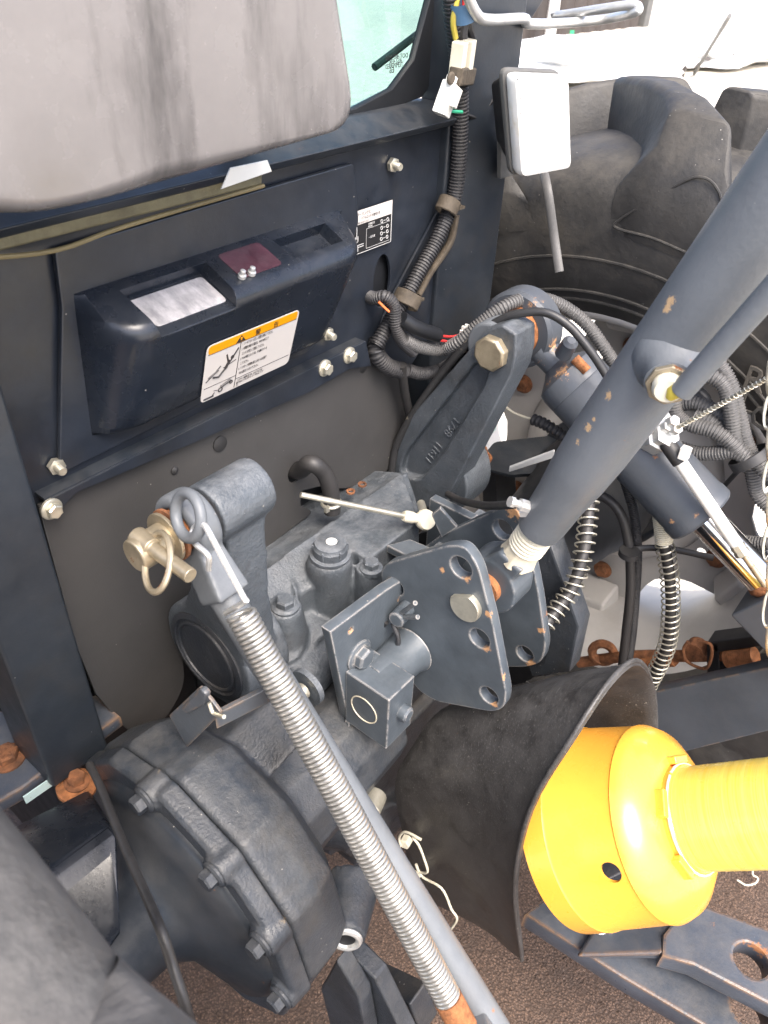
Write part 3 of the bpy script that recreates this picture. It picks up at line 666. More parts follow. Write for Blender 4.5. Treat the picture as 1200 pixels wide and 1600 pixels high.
# bracket sheet below the left post
y0 = .47
o = [U(40,1280,Y=y0), U(155,1225,Y=y0), U(188,1310,Y=y0), U(190,1450,Y=y0), U(150,1460,Y=y0), U(20,1380,Y=y0)]
b = NB(); A = [U(-20,1290,Z=.60), U(150,1218,Z=.60)]; 
p1 = [U(-20,1335,Y=.468), U(150,1248,Y=.468), U(184,1305,Y=.385), U(30,1420,Y=.385)]
p2 = [U(30,1420,Y=.385), U(184,1305,Y=.385), U(190,1460,Y=.33), U(120,1560,Y=.33)]
for p in (p1, p2): prism(b, p, (0,.012,.004))
obj('fender_stay', b, 'navy_gloss', cab, bevel=.003)

# ------------------------------------------------------------------ grey box hung on the cab
def loft(rows, closed=False):
    b = NB(); vr = [[b.verts.new(V(p)) for p in r] for r in rows]
    for i in range(len(vr)-1):
        m = len(vr[i])
        for k in range(m if closed else m-1): b.faces.new((vr[i][k], vr[i][(k+1) % m], vr[i+1][(k+1) % m], vr[i+1][k]))
    return b
ty = .405
q = PX([(-60,330),(60,335),(175,322),(300,290),(420,255),(535,222),(548,170),(520,-20),(505,-140),(-120,-140),(-80,100)], ty)
zlo = q[3].z
tk = thing('storage_box', 'grey weathered plastic box hanging over the panel at the upper left', 'box', ((q[0]+q[5])/2))
corner = [U(-130,330,Y=ty), U(45,348,Y=ty), U(180,322,Y=ty), U(572,200,Y=ty), U(540,-30,Y=ty), U(523,-160,Y=ty), U(-160,-160,Y=ty)]
r2 = round2([V((p.x, p.z)) for p in corner], [.01,.02,.05,.030,.01,.01,.01], 6)
def sec(yv, ins): 
    c = V((sum(p.x for p in r2)/len(r2), sum(p.y for p in r2)/len(r2))); out = []
    for p in r2:
        d = (c-p); out.append((p.x+d.x/d.length*ins, yv, p.y+d.y/d.length*ins))
    return out
rows = [sec(ty+.10, .012), sec(ty+.05, .003), sec(ty+.020, 0), sec(ty+.009, .003), sec(ty+.003, .008), sec(ty+.0006, .014), sec(ty, .018)]
b = loft(rows, True); b.verts.ensure_lookup_table(); n = len(r2)
b.faces.new([b.verts[len(rows)*n-n+k] for k in range(n)]); b.faces.new([b.verts[k] for k in range(n)][::-1])
obj('box_shell', b, 'tank_plastic', tk, smooth=50)
me = plate([U(345,296,Y=.506),U(425,268,Y=.506),U(418,250,Y=.506),U(360,262,Y=.506)], (0,-1,0), .001); obj('white_label', me, 'white_plastic', cab)
# ------------------------------------------------------------------ brown shield sheet hung under the panel
ys = .526
o = PX([(60,790),(575,545),(612,575),(640,622),(648,682),(600,742),(540,765),(500,760),(470,768),(470,790),(490,800),(400,868),(300,938),(281,985),(290,1070),(262,1120),(228,1148),(200,1142),(150,1085),(120,1010)], ys)
rr = [.0,.0,.02,.03,.004,.02,.02,.004,.004,.004,.01,.01,.01,.01,.02,.02,.012,.01,.0,.0]
hol = U(462,738,Y=ys)
sheet = tag(obj('shield_sheet', plate(o, (0,-1,0), .003, [(hol,.0125,.95,1.05)], .0008, rad=rr), 'shield_rubber'), 'plain brown rubber shield sheet hanging under the sticker panel', 'shield sheet')
for px, py, r in ((343,693,.0085),(272,735,.004)):
    b = NB(); lathe(b, U(px,py,Y=ys), (0,-1,0), [(-.001,r),(.0015,r),(.003,r*.5)], 20); obj('rubber_button', b, 'black_plastic', sheet)

# ------------------------------------------------------------------ hydraulic lift case and gearbox
case = thing('hydraulic_case', 'blue grey cast hydraulic lift case with filler cap behind the hitch plates', 'gearbox', (.53,.48,.4))
b = NB()
def yzprism(b, x0, x1, prof): prism(b, [(x0, y, z) for y, z in prof], (x1-x0, 0, 0))
hexa(b, [(.378,.452,.53),(.378,.452,.690),(.378,.475,.728),(.378,.60,.690),(.378,.60,.50)], [(.665,.452,.53),(.665,.452,.690),(.665,.475,.738),(.665,.60,.690),(.665,.60,.50)])
hexa(b, [(.50,.398,.60),(.50,.402,.742),(.50,.478,.742),(.50,.50,.60)], [(.600,.398,.60),(.592,.402,.742),(.655,.478,.742),(.66,.50,.60)])
hexa(b, [(.395,.44,.55),(.395,.445,.715),(.395,.478,.738),(.395,.50,.60)], [(.52,.42,.55),(.52,.425,.720),(.52,.478,.742),(.52,.50,.60)])
pc = U(516,866,Z=.748)
lathe(b, pc+V((0,.004,-.16)), (0,-.02,1), [(0,.040),(.06,.032),(.12,.0265),(.150,.0245),(.157,.0225)], 28)
pb = U(446,948,Z=.722)
lathe(b, pb+V((0,.004,-.15)), (0,-.02,1), [(0,.040),(.06,.031),(.12,.023),(.145,.019),(.15,.0170)], 24)
hexa(b, [pb+V((.012,-.008,0)), pb+V((.03,.012,.0)), pb+V((.03,.012,-.05)), pb+V((.012,-.008,-.05))], [pb+V((.036,.03,.004)), pb+V((.03,.05,.004)), pb+V((.03,.05,-.05)), pb+V((.036,.03,-.05))])
ps = U(580,888,Z=.735)
lathe(b, ps+V((0,.004,-.12)), (0,0,1), [(0,.020),(.08,.016),(.12,.014)], 20)
cyl(b, (.37,.50,.675), (.66,.50,.675), .045, n=28)
pr = U(452,1085,Y=.40); lathe(b, pr+V((-.005,.0,0)), (1,.2,.0), [(0,.024),(.01,.026),(.09,.034)], 24)
lathe(b, U(500,1010,Y=.415), (0,1,0), [(-.01,.03),(.08,.05)], 24)
lathe(b, U(440,1005,Y=.43), (.2,.2,-1), [(0,.024),(.10,.032)], 24)
obj('case_body', b, 'cast_paint', case, remesh=.0022, smooth_it=5)
b = NB(); box(b, (.53,.56,.42), (.24,.36,.30)); box(b, (.53,.43,.36), (.20,.16,.22)); cyl(b, (.42,.40,.55), (.42,.40,.40), .04)
cyl(b, (.40,.42,.50), (.66,.42,.50), .06); cyl(b, U(560,1190,Y=.37), U(480,1210,Y=.42), .035); cyl(b, U(470,1290,X=.41), U(560,1330,X=.41)+V((.05,0,0)), .03)
lathe(b, U(590,1300,Y=.34), (-.3,-1,0), [(-.1,.07),(.0,.05)], 24)
obj('gear_housing', b, 'dark_cast_paint', case, remesh=.0045, smooth_it=6)
b = NB(); n = V((0,-.02,1)); lathe(b, pc, n, [(-.001,.0225),(.002,.0225),(.003,.0190),(.012,.0188),(.013,.0180),(.017,.0170),(.018,.014)], 32); cap = obj('filler_cap', b, 'cast_paint', case, smooth=30)
for k in range(6):
    a = k*math.pi/3+.3; b = NB(); box(b, pc+V((math.cos(a)*.0185, math.sin(a)*.0185, .0095)), (.0026,.0026,.010), Matrix.Rotation(a, 3, 'Z')); obj('cap_rib', b, 'cast_paint', cap, bevel=.0008)
b = NB(); lathe(b, pc+V((.001,-.001,.018)), (0,0,1), [(0,.0062),(.0006,.0055)], 16); obj('paint_dot', b, 'white_plastic', cap)
for p, r, h in ((pb,.0102,.012),(ps,.0088,.011)):
    b = NB(); hexbolt(b, p+V((0,0,0)), (0,-.02,1), r, h); lathe(b, p, (0,0,1), [(-.003,r*1.45),(.0018,r*1.45),(.002,r*1.2)], 24); obj('case_bolt', b, 'cast_paint', case, smooth=25)
for px, py in ((548,768),(566,757)):
    b = NB(); lathe(b, U(px,py,Z=.742), (0,0,1), [(-.001,.0055),(.0012,.0055),(.0013,.0035),(-.001,.003)], 16, False); obj('core_plug', b, 'rust', case)
# ear with pale bolt low on the left
pe = U(470,1082,X=.345); b = NB(); lathe(b, pe+V((.006,0,0)), (1,0,0), [(0,.020),(.006,.020),(.007,.018)], 24); obj('bolt_ear', b, 'cast_paint', case)
b = NB(); lathe(b, pe+V((.004,0,0)), (-1,0,0), [(0,.0085),(.011,.0085),(.012,.007)], 18); obj('pale_bolt', b, 'zinc', case, smooth=30)
b = NB(); lathe(b, U(583,1253,X=.395), (-1,-.35,.1), [(-.01,.0125),(.012,.0125),(.014,.0105)], 20); obj('pale_bolt', b, 'zinc', case, smooth=30)
# breather hose out of the sheet
b = NB(); tube(b, [hol+V((0,.03,-.004)), hol+V((0,-.004,.004)), U(485,724,Y=.497), U(506,738,Y=.488), U(517,768,Y=.482), U(519,800,Y=.480)], .0098, 16, 8)
bh = tag(obj('breather_hose', b, 'rubber_hose'), 'short bent rubber hose from the shield sheet into the case top', 'hose')
b = NB(); p = U(518,786,Y=.481); ring(b, p, (0,.1,1), .0105, .0022, 28, 6); box(b, p+V((-.012,-.004,0)), (.006,.004,.007)); obj('hose_clip', b, 'zinc', bh)
# position control rod
t = thing('control_rod', 'thin steel control rod with white plastic ball end above the case', 'rod', U(560,795,Y=.42))
pa, pz = U(470,773,Y=.470), U(640,808,Y=.40)
b = NB(); cyl(b, pa, pz, .0032, n=12); obj('rod', b, 'zinc', t)
d = (pz-pa).normalized(); b = NB(); lathe(b, pz-d*.008, d, [(0,.0055),(.003,.0068),(.012,.0068),(.014,.0058),(.024,.0058)], 16); pq = pz+d*.024; lathe(b, pq+V((.0,.007,0)), (-.35,-.8,.3), [(0,.0105),(.003,.012),(.010,.012),(.013,.0095)], 20)
obj('ball_socket', b, 'cream_plastic', t, smooth=45)
b = NB(); lathe(b, pq+V((.008,.012,.002)), (.6,.6,-.1), [(0,.005),(.02,.005)], 10); obj('ball_pin', b, 'zinc', t)

# ------------------------------------------------------------------ left axle case
AX = thing('axle_case', 'dark blue grey bolted axle case low on the left beside the tyre', 'axle case', (.24,.367,.40))
ac = V((0,.367,.552))
def drum(b, prof, n=56): lathe(b, ac, (1,0,0), prof, n, True, (0,0,1))
b = NB(); drum(b, [(.06,.040),(.140,.044),(.158,.060),(.170,.096),(.178,.122),(.183,.127),(.190,.128),(.191,.10)]); obj('final_drive_cover', b, 'navy_post', AX, smooth=50)
b = NB(); box(b, (.27,.74,.44), (.20,.36,.34)); obj('dark_gap_block', b, 'seal_black', AX, bevel=.01)  # black block added to keep the gap below the shield sheet dark
b = NB(); drum(b, [(.184,.10),(.184,.149),(.187,.1525),(.203,.1535),(.203,.10)], 12)
def at_drum(px, py, X): 
    p = U(px, py, X=X); return p
bolts = [(237,1257),(345,1357),(428,1476),(462,1568)]
for px, py in bolts:
    p = U(px, py, X=.184); dd = V((0, p.y-ac.y, p.z-ac.z)).normalized(); c = V((.180, ac.y, ac.z)) + dd*.1395; lathe(b, c, (1,0,0), [(0,.0145),(.023,.0155)], 20)
obj('flange', b, 'axle_paint', AX, remesh=.0020, smooth_it=2)
b = NB(); drum(b, [(.204,.10),(.2045,.151),(.212,.1535),(.240,.152),(.262,.144),(.278,.116),(.292,.075),(.46,.065)], 12)
for px, py in bolts:
    p = U(px, py, X=.184); dd = V((0, p.y-ac.y, p.z-ac.z)).normalized(); c = V((.204, ac.y, ac.z)) + dd*.1345; lathe(b, c, (1,0,0), [(0,.0165),(.028,.0155),(.05,.008)], 20)
pl_ = U(541,1466,X=.262); lathe(b, pl_, (-.75,-.55,.15), [(-.06,.030),(0,.0185)], 22)
hexa(b, [(.26,.33,.66),(.26,.39,.675),(.26,.43,.655),(.26,.40,.60)], [(.325,.32,.69),(.325,.37,.70),(.325,.41,.68),(.325,.39,.60)])
obj('case_shell', b, 'axle_paint', AX, remesh=.0026, smooth_it=4)
for px, py in bolts:
    p = U(px, py, X=.184); dd = V((0, p.y-ac.y, p.z-ac.z)).normalized(); c = V((.180, ac.y, ac.z)) + dd*.1395
    b = NB(); hexbolt(b, c, (-1,0,0), .0088, .012); obj('flange_bolt', b, 'axle_paint', AX, smooth=25)
b = NB(); ring(b, pl_+V((-.75,-.55,.15)).normalized()*.001, (-.75,-.55,.15), .0125, .0035, 28, 8); obj('eye_bush', b, 'zinc_white', AX)
b = NB(); lathe(b, pl_+V((-.75,-.55,.15)).normalized()*.0005, (-.75,-.55,.15), [(0,.011),(.0006,.011)], 20); obj('eye_bore', b, 'seal_black', AX)
# ribs and legs below
b = NB(); prism(b, [U(545,1490,X=.27), U(585,1530,X=.27), U(640,1640,X=.27), U(590,1640,X=.27), U(535,1540,X=.27)], (.02,0,0)); obj('stay_leg', b, 'axle_paint', AX, bevel=.003)
b = NB(); prism(b, [U(500,1545,X=.25), U(525,1500,X=.25), U(560,1560,X=.25), U(580,1660,X=.25), U(530,1660,X=.25)], (.02,0,0)); obj('stay_leg', b, 'axle_paint', AX, bevel=.003)
b = NB(); prism(b, [U(525,1510,X=.30), U(640,1570,X=.30), U(660,1620,X=.30), U(540,1560,X=.30)], (.03,0,0)); obj('lower_bracket', b, 'dark_cast_paint', AX, bevel=.003)
# small bent bracket on top of the axle case
t = thing('lever_bracket', 'small bent steel bracket with slot tab on the left axle case', 'bracket', U(300,1140,X=.235))
o = [U(x,y,X=.235) for x,y in ((264,1118),(312,1073),(330,1095),(345,1115),(292,1168))]
obj('bracket_plate', plate(o, (-1,0,0), .003, (), .0006, rad=.003), 'link_paint', t)
o = [U(x,y,X=.232) for x,y in ((282,1108),(312,1076),(322,1086),(318,1102),(292,1116))]
obj('slot_tab', plate(o, (-1,0,0), .006, (), .0015, rad=.005), 'link_paint', t)
b = NB(); pA, pB = U(335,1118,X=.235), U(420,1075,X=.275); prism(b, [pA, pB, pB+V((0,0,-.018)), pA+V((0,0,-.018))], (.004,.004,0)); obj('bracket_arm', b, 'link_paint', t, bevel=.001)
b = NB(); tube(b, [U(327,1098,X=.232), U(332,1112,X=.231), U(338,1116,X=.231), U(350,1120,X=.230)], .0018, 8, 4); obj('split_pin', b, 'zinc', t)

# ------------------------------------------------------------------ lift arms
PY, PZ = .41, .915
la = thing('lift_lever', 'short cast lift arm on the left, its pin end towards the camera', 'lift arm', (.335,.46,.70))
b = NB()
cyl(b, (.300,PY,PZ), (.357,PY,PZ), .0255, n=32)
hexa(b, [(.305,PY-.019,PZ-.005),(.305,PY+.022,PZ-.005),(.310,PY+.05,.80),(.320,.515,.70),(.318,.402,.70),(.312,PY-.012,.80)], [(.348,PY-.019,PZ-.005),(.348,PY+.022,PZ-.005),(.350,PY+.05,.80),(.362,.515,.70),(.362,.402,.70),(.352,PY-.012,.80)])
cyl(b, (.316,.458,.702), (.372,.458,.702), .062, n=36)
obj('arm_casting', b, 'cast_paint', la, remesh=.0025, smooth_it=6)
b = NB(); lathe(b, (.3135,.458,.702), (-1,0,0), [(-.004,.052),(.0,.052),(.001,.046),(-.001,.044),(-.001,.001)], 40, False); obj('shaft_cap', b, 'dark_cast_paint', la)
b = NB(); ring(b, (.3140,.458,.702), (1,0,0), .040, .0022, 48, 8); obj('snap_ring', b, 'dark_cast_paint', la)
b = NB(); lathe(b, (.357,PY,PZ), (1,0,0), [(-.002,.0155),(.004,.0155),(.006,.012)], 24); obj('pin_end', b, 'bare_cream', la)

ra = thing('lift_lever', 'long cast lift arm with sunken panel and raised numbers, right of the case', 'lift arm', (.72,.47,.70))
xa = .700
o2 = [(742,536),(760,514),(785,508),(806,522),(806,556),(800,585),(694,790),(640,800),(600,752),(606,716),(640,652)]
o = [U(x,y,X=xa) for x,y in o2]
b = NB(); prism(b, o, (.042,0,0)); me = to_mesh(b)
pk = round2([V((p.y,p.z)) for p in [U(x,y,X=xa) for x,y in ((742,566),(764,572),(757,600),(690,712),(655,752),(624,742),(630,712))]], .014, 5)
cut = NB(); hexa(cut, [(xa-.01,p.x,p.y) for p in pk], [(xa+.012,p.x,p.y) for p in pk])
me = bool_diff(me, [cut])
obj('arm_casting', me, 'cast_paint', ra, bevel=.0032, seg=3, smooth=50)
b = NB(); cyl(b, (.712,PY,PZ), (.749,PY,PZ), .0285, n=32); obj('pin_boss', b, 'tube_paint', ra, bevel=.004, seg=3)
b = NB(); cyl(b, (.716,.475,.705), (.775,.475,.705), .060, n=32); obj('shaft_hub', b, 'cast_paint', ra, bevel=.004)
ta, tb = U(712,648,X=xa+.0116), U(660,722,X=xa+.0116); ex2 = (tb-ta).normalized()
for s, f in (('1798', .02), ('11611', .52)):
    p = ta.lerp(tb, f); me = text_mesh(s, p, ex2, V((-1,0,0)).cross(ex2), .0165, .0012); obj('cast_number', me, 'cast_paint', ra, smooth=0)
pin = V((xa, PY+.004, PZ-.004)); b = NB(); lathe(b, U(770,550,X=xa), (-1,0,0), [(-.002,.0205),(.008,.0205),(.0105,.018)], 8, True, u=(0,.9,.4)); obj('pin_head', b, 'pin_zinc', ra, bevel=.0015)
ray_ = None

# ------------------------------------------------------------------ hydraulic lift cylinder on the right
cy = thing('lift_cylinder', 'blue grey hydraulic cylinder with chrome rod, right behind the top link', 'hydraulic cylinder', U(1000,700,X=.795))
e0 = V((.786,PY,PZ)); e1 = U(1092,802,X=.80); e2 = U(1192,925,X=.80); ax = (e1-e0).normalized()
b = NB(); lathe(b, (.772,PY,PZ), (1,0,0), [(0,.031),(0,.043),(.004,.047),(.028,.047),(.032,.043),(.032,.031),(0,.031)], 40, False); 
obj('eye_ring', b, 'cylinder_paint', cy, smooth=40)
b = NB(); bmesh.ops.create_uvsphere(b, u_segments=28, v_segments=16, radius=.0335, matrix=Matrix.Translation((.786,PY,PZ))); lathe(b, (.755,PY,PZ), (1,0,0), [(0,.022),(.04,.022)], 24); obj('eye_ball', b, 'rust_bright', cy)
b = NB(); n0 = e0+ax*.036; lathe(b, n0, ax, [(0,.019),(.012,.017),(.024,.017),(.030,.024),(.040,.039),(.048,.0405),(.062,.0405),(.063,.0395)], 32); obj('end_cap', b, 'cylinder_paint', cy, smooth=35)
b = NB(); s0 = .098; L_ = (e1-e0).length; lathe(b, e0, ax, [(s0,.0392),(s0+.002,.0405),(L_-.012,.0405),(L_-.010,.0418),(L_+.002,.0418),(L_+.005,.039),(L_+.005,.0)], 40); obj('barrel', b, 'cylinder_paint', cy, smooth=35)
b = NB(); L2 = (e2-e0).length; lathe(b, e0, ax, [(L_,.0195),(L2-.012,.0195)], 36); obj('chrome_rod', b, 'chrome', cy, smooth=40)
b = NB(); pv = e0+ax*(L2-.012); side = V((1,0,0)); lathe(b, pv, ax, [(0,.020),(.006,.021),(.012,.018)], 24); obj('rod_collar', b, 'rust', cy)
b = NB(); c = pv+ax*.03; q = ax.cross(V((1,0,0))).normalized(); hexa(b, [c+V((-.03,0,0))-q*.045-ax*.018, c+V((.03,0,0))-q*.045-ax*.018, c+V((.03,0,0))+q*.03-ax*.018, c+V((-.03,0,0))+q*.03-ax*.018], [c+V((-.03,0,0))-q*.045+ax*.09, c+V((.03,0,0))-q*.045+ax*.09, c+V((.03,0,0))+q*.03+ax*.09, c+V((-.03,0,0))+q*.03+ax*.09]); obj('rod_clevis', b, 'cylinder_paint', cy, bevel=.003)
# bleed screw and ports
gb = n0+ax*.012 - q*.0; b = NB(); lathe(b, U(885,545,X=.765), (-.3,-.4,.9), [(-.01,.010),(.012,.009),(.016,.005)], 16); obj('port_plug', b, 'cylinder_paint', cy)
b = NB(); lathe(b, U(898,560,X=.77), ax, [(0,.006),(.02,.006)], 12); obj('weld_lug', b, 'rust_bright', cy)
b = NB(); p = U(1032,682,X=.765); lathe(b, p, (-.45,-.5,.6), [(-.02,.018),(.004,.018),(.006,.014),(.018,.014)], 6); lathe(b, U(1020,665,X=.76), (.5,-.6,.5), [(-.014,.009),(.02,.009)], 12); obj('hose_fitting', b, 'zinc_white', cy, bevel=.001)
for px, py in ((1047,660),(1052,672),(1038,668)):
    b = NB(); hexbolt(b, U(px,py,X=.757), (-.4,-.5,.6), .0065, .010, False); obj('fitting_nut', b, 'zinc_white', cy)
# pale sensor rod along the cylinder
t = thing('sensor_rod', 'white stroke sensor rod running beside the chrome cylinder rod', 'sensor', U(1110,800,X=.76))
s0_, s1_, s2_, s3_ = U(1040,690,X=.757), U(1063,722,X=.757), U(1150,850,X=.765), U(1196,915,X=.77)
b = NB(); lathe(b, s0_, s1_-s0_, [(0,.0075),(.004,.0088),((s1_-s0_).length,.0088)], 18); obj('rubber_boot', b, 'rubber_hose', t)
b = NB(); cyl(b, s1_, s2_, .0072, n=18); obj('sensor_tube', b, 'white_plastic', t)
b = NB(); dd = (s2_-s1_).normalized(); box(b, U(1070,708,X=.752), (.010,.010,.014)); obj('sensor_clip', b, 'white_plastic', t, bevel=.001)
b = NB(); lathe(b, s2_, dd, [(0,.0075),(.004,.0085),(.008,.0075),(.010,.0085),(.014,.0085),(.016,.006)], 8); obj('sensor_gland', b, 'zinc', t)
b = NB(); cyl(b, s2_, s3_, .0038, n=10); obj('plunger', b, 'pin_zinc', t)

# ------------------------------------------------------------------ lift rod with the long spring, left
lr = thing('lift_rod', 'lift rod wrapped in a long close-coiled spring, left foreground', 'lift rod', U(740,1590,X=.272))
ec = V((.285,PY,PZ))
b = NB(); lathe(b, (.272,PY,PZ), (1,0,0), [(0,.0180),(0,.0265),(.003,.0290),(.021,.0290),(.024,.0265),(.024,.0180),(0,.0180)], 36, False)
r0 = U(352,930,X=.281); r1 = U(372,965,X=.281); r2_ = U(792,1640,X=.270)
hexa(b, [(.273,PY-.024,PZ-.009),(.295,PY-.024,PZ-.009),(.295,PY+.006,PZ-.025),(.273,PY+.006,PZ-.025)], [r0+V((-.016,-.014,.010)), r0+V((.016,-.014,.010)), r0+V((.016,.012,-.010)), r0+V((-.016,.012,-.010))])
obj('rod_eye', b, 'tube_paint', lr, remesh=.0018, smooth_it=12)
b = NB(); bmesh.ops.create_uvsphere(b, u_segments=28, v_segments=16, radius=.0198, matrix=Matrix.Translation((.283,PY,PZ))); obj('eye_ball', b, 'rust_bright', lr)
b = NB(); tube(b, [r0, r1, r2_], .0135, 20, 4); obj('rod', b, 'tube_paint', lr)
b = NB(); sp0 = U(376,958,X=.258); sp1 = U(716,1590,X=.247); coil(b, [sp0, sp0.lerp(sp1,.5), sp1], .0099, .00175, .0038, 8, 22); obj('coil_spring', b, 'spring_steel', lr, smooth=60)
b = NB(); cyl(b, sp1-(sp1-sp0).normalized()*.02, sp1+(sp1-sp0).normalized()*.01, .0118, n=20); obj('rust_sleeve', b, 'rust_bright', lr)
b = NB(); e = sp1+(sp1-sp0).normalized()*.012; lathe(b, e+V((.004,0,0)), (sp1-sp0), [(0,.019),(.012,.021),(.06,.021)], 6); obj('rod_nut', b, 'tube_paint', lr, bevel=.002)
# spring hook end and its eye ring on the rod
b = NB(); tube(b, [U(352,958,X=.262), U(382,940,X=.262), U(380,932,X=.262), U(352,880,X=.262), U(330,838,X=.262), U(318,820,X=.264), U(306,822,X=.268), U(300,836,X=.264), U(306,850,X=.262), U(325,868,X=.262), U(326,890,X=.262)], .0023, 8, 5); obj('spring_hook', b, 'zinc_white', lr)
b = NB(); ring(b, U(294,806,X=.266), (-1,.15,.35), .0165, .0044, 36, 10); obj('hook_ring', b, 'tube_paint', lr, smooth=60)
# pin, washers and linch pin
t = thing('hitch_pin', 'dull brass coloured pin with rusty washers and linch pin on the left lift arm', 'pin', (.25,PY,PZ))
b = NB(); cyl(b, (.232,PY,PZ), (.274,PY,PZ), .0135, n=28); obj('pin', b, 'pin_zinc', t, bevel=.002)
for x, r, m in ((.2655,.0220,'rust'),(.2605,.0210,'pin_zinc')):
    b = NB(); lathe(b, (x,PY,PZ), (1,0,0), [(0,r),(.003,r)], 36); obj('washer', b, m, t, bevel=.0006)
lp0, lp1 = U(212,838,X=.243), U(298,900,X=.243)
b = NB(); d = (lp1-lp0).normalized(); lathe(b, lp0, d, [(0,.0075),(.001,.0085),(.020,.0085),(.021,.0058),((lp1-lp0).length,.0058)], 18); obj('linch_pin', b, 'pin_zinc', t, bevel=.0008)
b = NB(); cpt = U(252,880,X=.236); a1 = U(222,836,X=.238); a2 = U(270,920,X=.238)
ring(b, (a1+a2)/2, V((-1,.25,.9)), (a1-a2).length/2, .0026, 40, 8, 1, .62, u=(a1-a2)); obj('linch_ring', b, 'pin_zinc', t)

# ------------------------------------------------------------------ top link bracket
hb = thing('hitch_bracket', 'pair of blue grey hitch plates with pin holes bolted to the case', 'hitch bracket', (.53,.33,.60))
xl_ = .478
o = [U(x,y,X=xl_) for x,y in ((594,893),(604,880),(700,852),(726,853),(747,884),(770,975),(791,1085),(788,1106),(770,1113),(680,1096),(648,1075),(606,965))]
hs = [(U(720,887,X=xl_),.0118),(U(617,917,X=xl_),.0105),(U(749,998,X=xl_),.0112),(U(764,1087,X=xl_),.0105)]
obj('side_plate', plate(o, (-1,0,0), .012, hs, .0012, rad=.012), 'plate_paint', hb)
xr_ = .578
o = [U(x,y,X=xr_) for x,y in ((630,880),(690,835),(790,790),(806,794),(820,822),(842,930),(853,1010),(846,1036),(820,1043),(700,1040))]
hs = [(U(785,828,X=xr_),.0118),(U(820,1022,X=xr_),.0105)]
obj('side_plate', plate(o, (-1,0,0), .012, hs, .0012, rad=.012), 'plate_paint', hb)
b = NB(); c = U(730,945,X=xl_); lathe(b, c, (-1,0,0), [(-.001,.0165),(.005,.0165),(.006,.0155)], 36); 
for v in b.verts:
    dz = (v.co-c).dot(V((0,.5,.86)))
    if dz > .0118: v.co -= V((0,.5,.86))*(dz-.0118)
obj('pin_head', b, 'zinc', hb, smooth=30)
b = NB(); cyl(b, (xl_,c.y,c.z), (xr_+.03,c.y,c.z), .0125); obj('cross_pin', b, 'pin_zinc', hb)
ym = .342
o = [U(x,y,Y=ym) for x,y in ((516,988),(604,922),(640,900),(650,960),(616,1052),(580,1120),(568,1166),(553,1158),(545,1130))]
obj('mount_plate', plate(o, (0,-1,0), .012, [(U(548,985,Y=ym),.0035)], .0012), 'plate_paint', hb)
b = NB(); hexbolt(b, U(560,1022,Y=ym), (0,-1,0), .0125, .013, True, u=(1,0,.3)); obj('mount_bolt', b, 'plate_paint', hb, smooth=25, bevel=.0008)
b = NB(); prism(b, [U(604,852,Z=.742), U(640,842,Z=.742), U(705,868,Z=.742), U(668,884,Z=.742)], (0,0,-.010)); obj('top_strap', b, 'plate_paint', hb, bevel=.001)
b = NB(); prism(b, [(.41,.352,.58),(.66,.352,.58),(.66,.352,.74),(.46,.352,.74)], (0,.012,0)); obj('back_plate', b, 'cast_paint', hb, bevel=.001)
b = NB(); box(b, (.62,.375,.66), (.012,.06,.20)); obj('rib_plate', b, 'plate_paint', hb, bevel=.001)
tb_ = U(692,818,X=.574); o = [U(x,y,X=.574) for x,y in ((690,840),(676,800),(688,792),(712,830))]
obj('lever_tab', plate(o, (-.9,-.4,0), .005, (), .0006), 'plate_paint', hb)
# socket block and its short pipe
k0 = U(608,1095,Y=.286); kx = U(648,1058,Y=.286)-k0; kx.y = kx.z = 0; kz = V((0,0,U(622,1152,Y=.286).z-k0.z)); ky = V((0,.056,0))
b = NB(); hexa(b, [k0, k0+kx, k0+kx+kz, k0+kz], [k0+ky, k0+kx+ky, k0+kx+kz+ky, k0+kz+ky])
obj('socket_block', b, 'plate_paint', hb, bevel=.0012)
b = NB(); c = k0+ky*.55+kz*.5; ring(b, c+V((-.0002,0,0)), (1,0,0), .0165, .0008, 36, 6); obj('weld_ring', b, 'bare_cream', hb)
b = NB(); lathe(b, k0+kx*.55+kz*.48, (0,-1,0), [(-.001,.0085),(.008,.0085),(.010,.0065)], 20); obj('stop_stud', b, 'plate_paint', hb, smooth=30)
b = NB(); prism(b, [k0+kz+ky*.9, k0+kz+ky*.9+V((.02,0,0)), k0+kz+V((.018,.05,-.04)), k0+kz+V((.002,.055,-.045))], (0,.006,0)); obj('web_plate', b, 'plate_paint', hb, bevel=.0008)
pp = U(640,1048,X=.44); b = NB(); lathe(b, V((.415,.322,k0.z-.022)), (1,0,0), [(0,.023),(.03,.0235),(.052,.0245),(.062,.028),(.063,.02)], 28); obj('stub_pipe', b, 'plate_paint', hb, smooth=40)
# retaining pin with split pin on the outer plate
t = thing('retaining_pin', 'small painted pin with bent split pin on the outer hitch plate', 'pin', U(620,963,X=.46))
p = U(618,970,X=.455); b = NB(); lathe(b, p, (1,.1,0), [(0,.0075),(.001,.0088),(.03,.0088)], 20); obj('pin', b, 'plate_paint', t, smooth=30)
for a, bb in (((622,962),(649,942)),((628,964),(653,964))):
    b = NB(); cyl(b, U(*a,X=.462), U(*bb,X=.458), .0027, n=10); obj('split_leg', b, 'plate_paint', t, bevel=.0004)
b = NB(); tube(b, [U(604,972,X=.457), U(592,988,X=.456), U(594,1005,X=.456), U(608,1014,X=.456), U(620,1010,X=.456), U(622,996,X=.457), U(614,975,X=.458)], .0027, 10, 6); obj('pin_loop', b, 'dark_cast_paint', t)

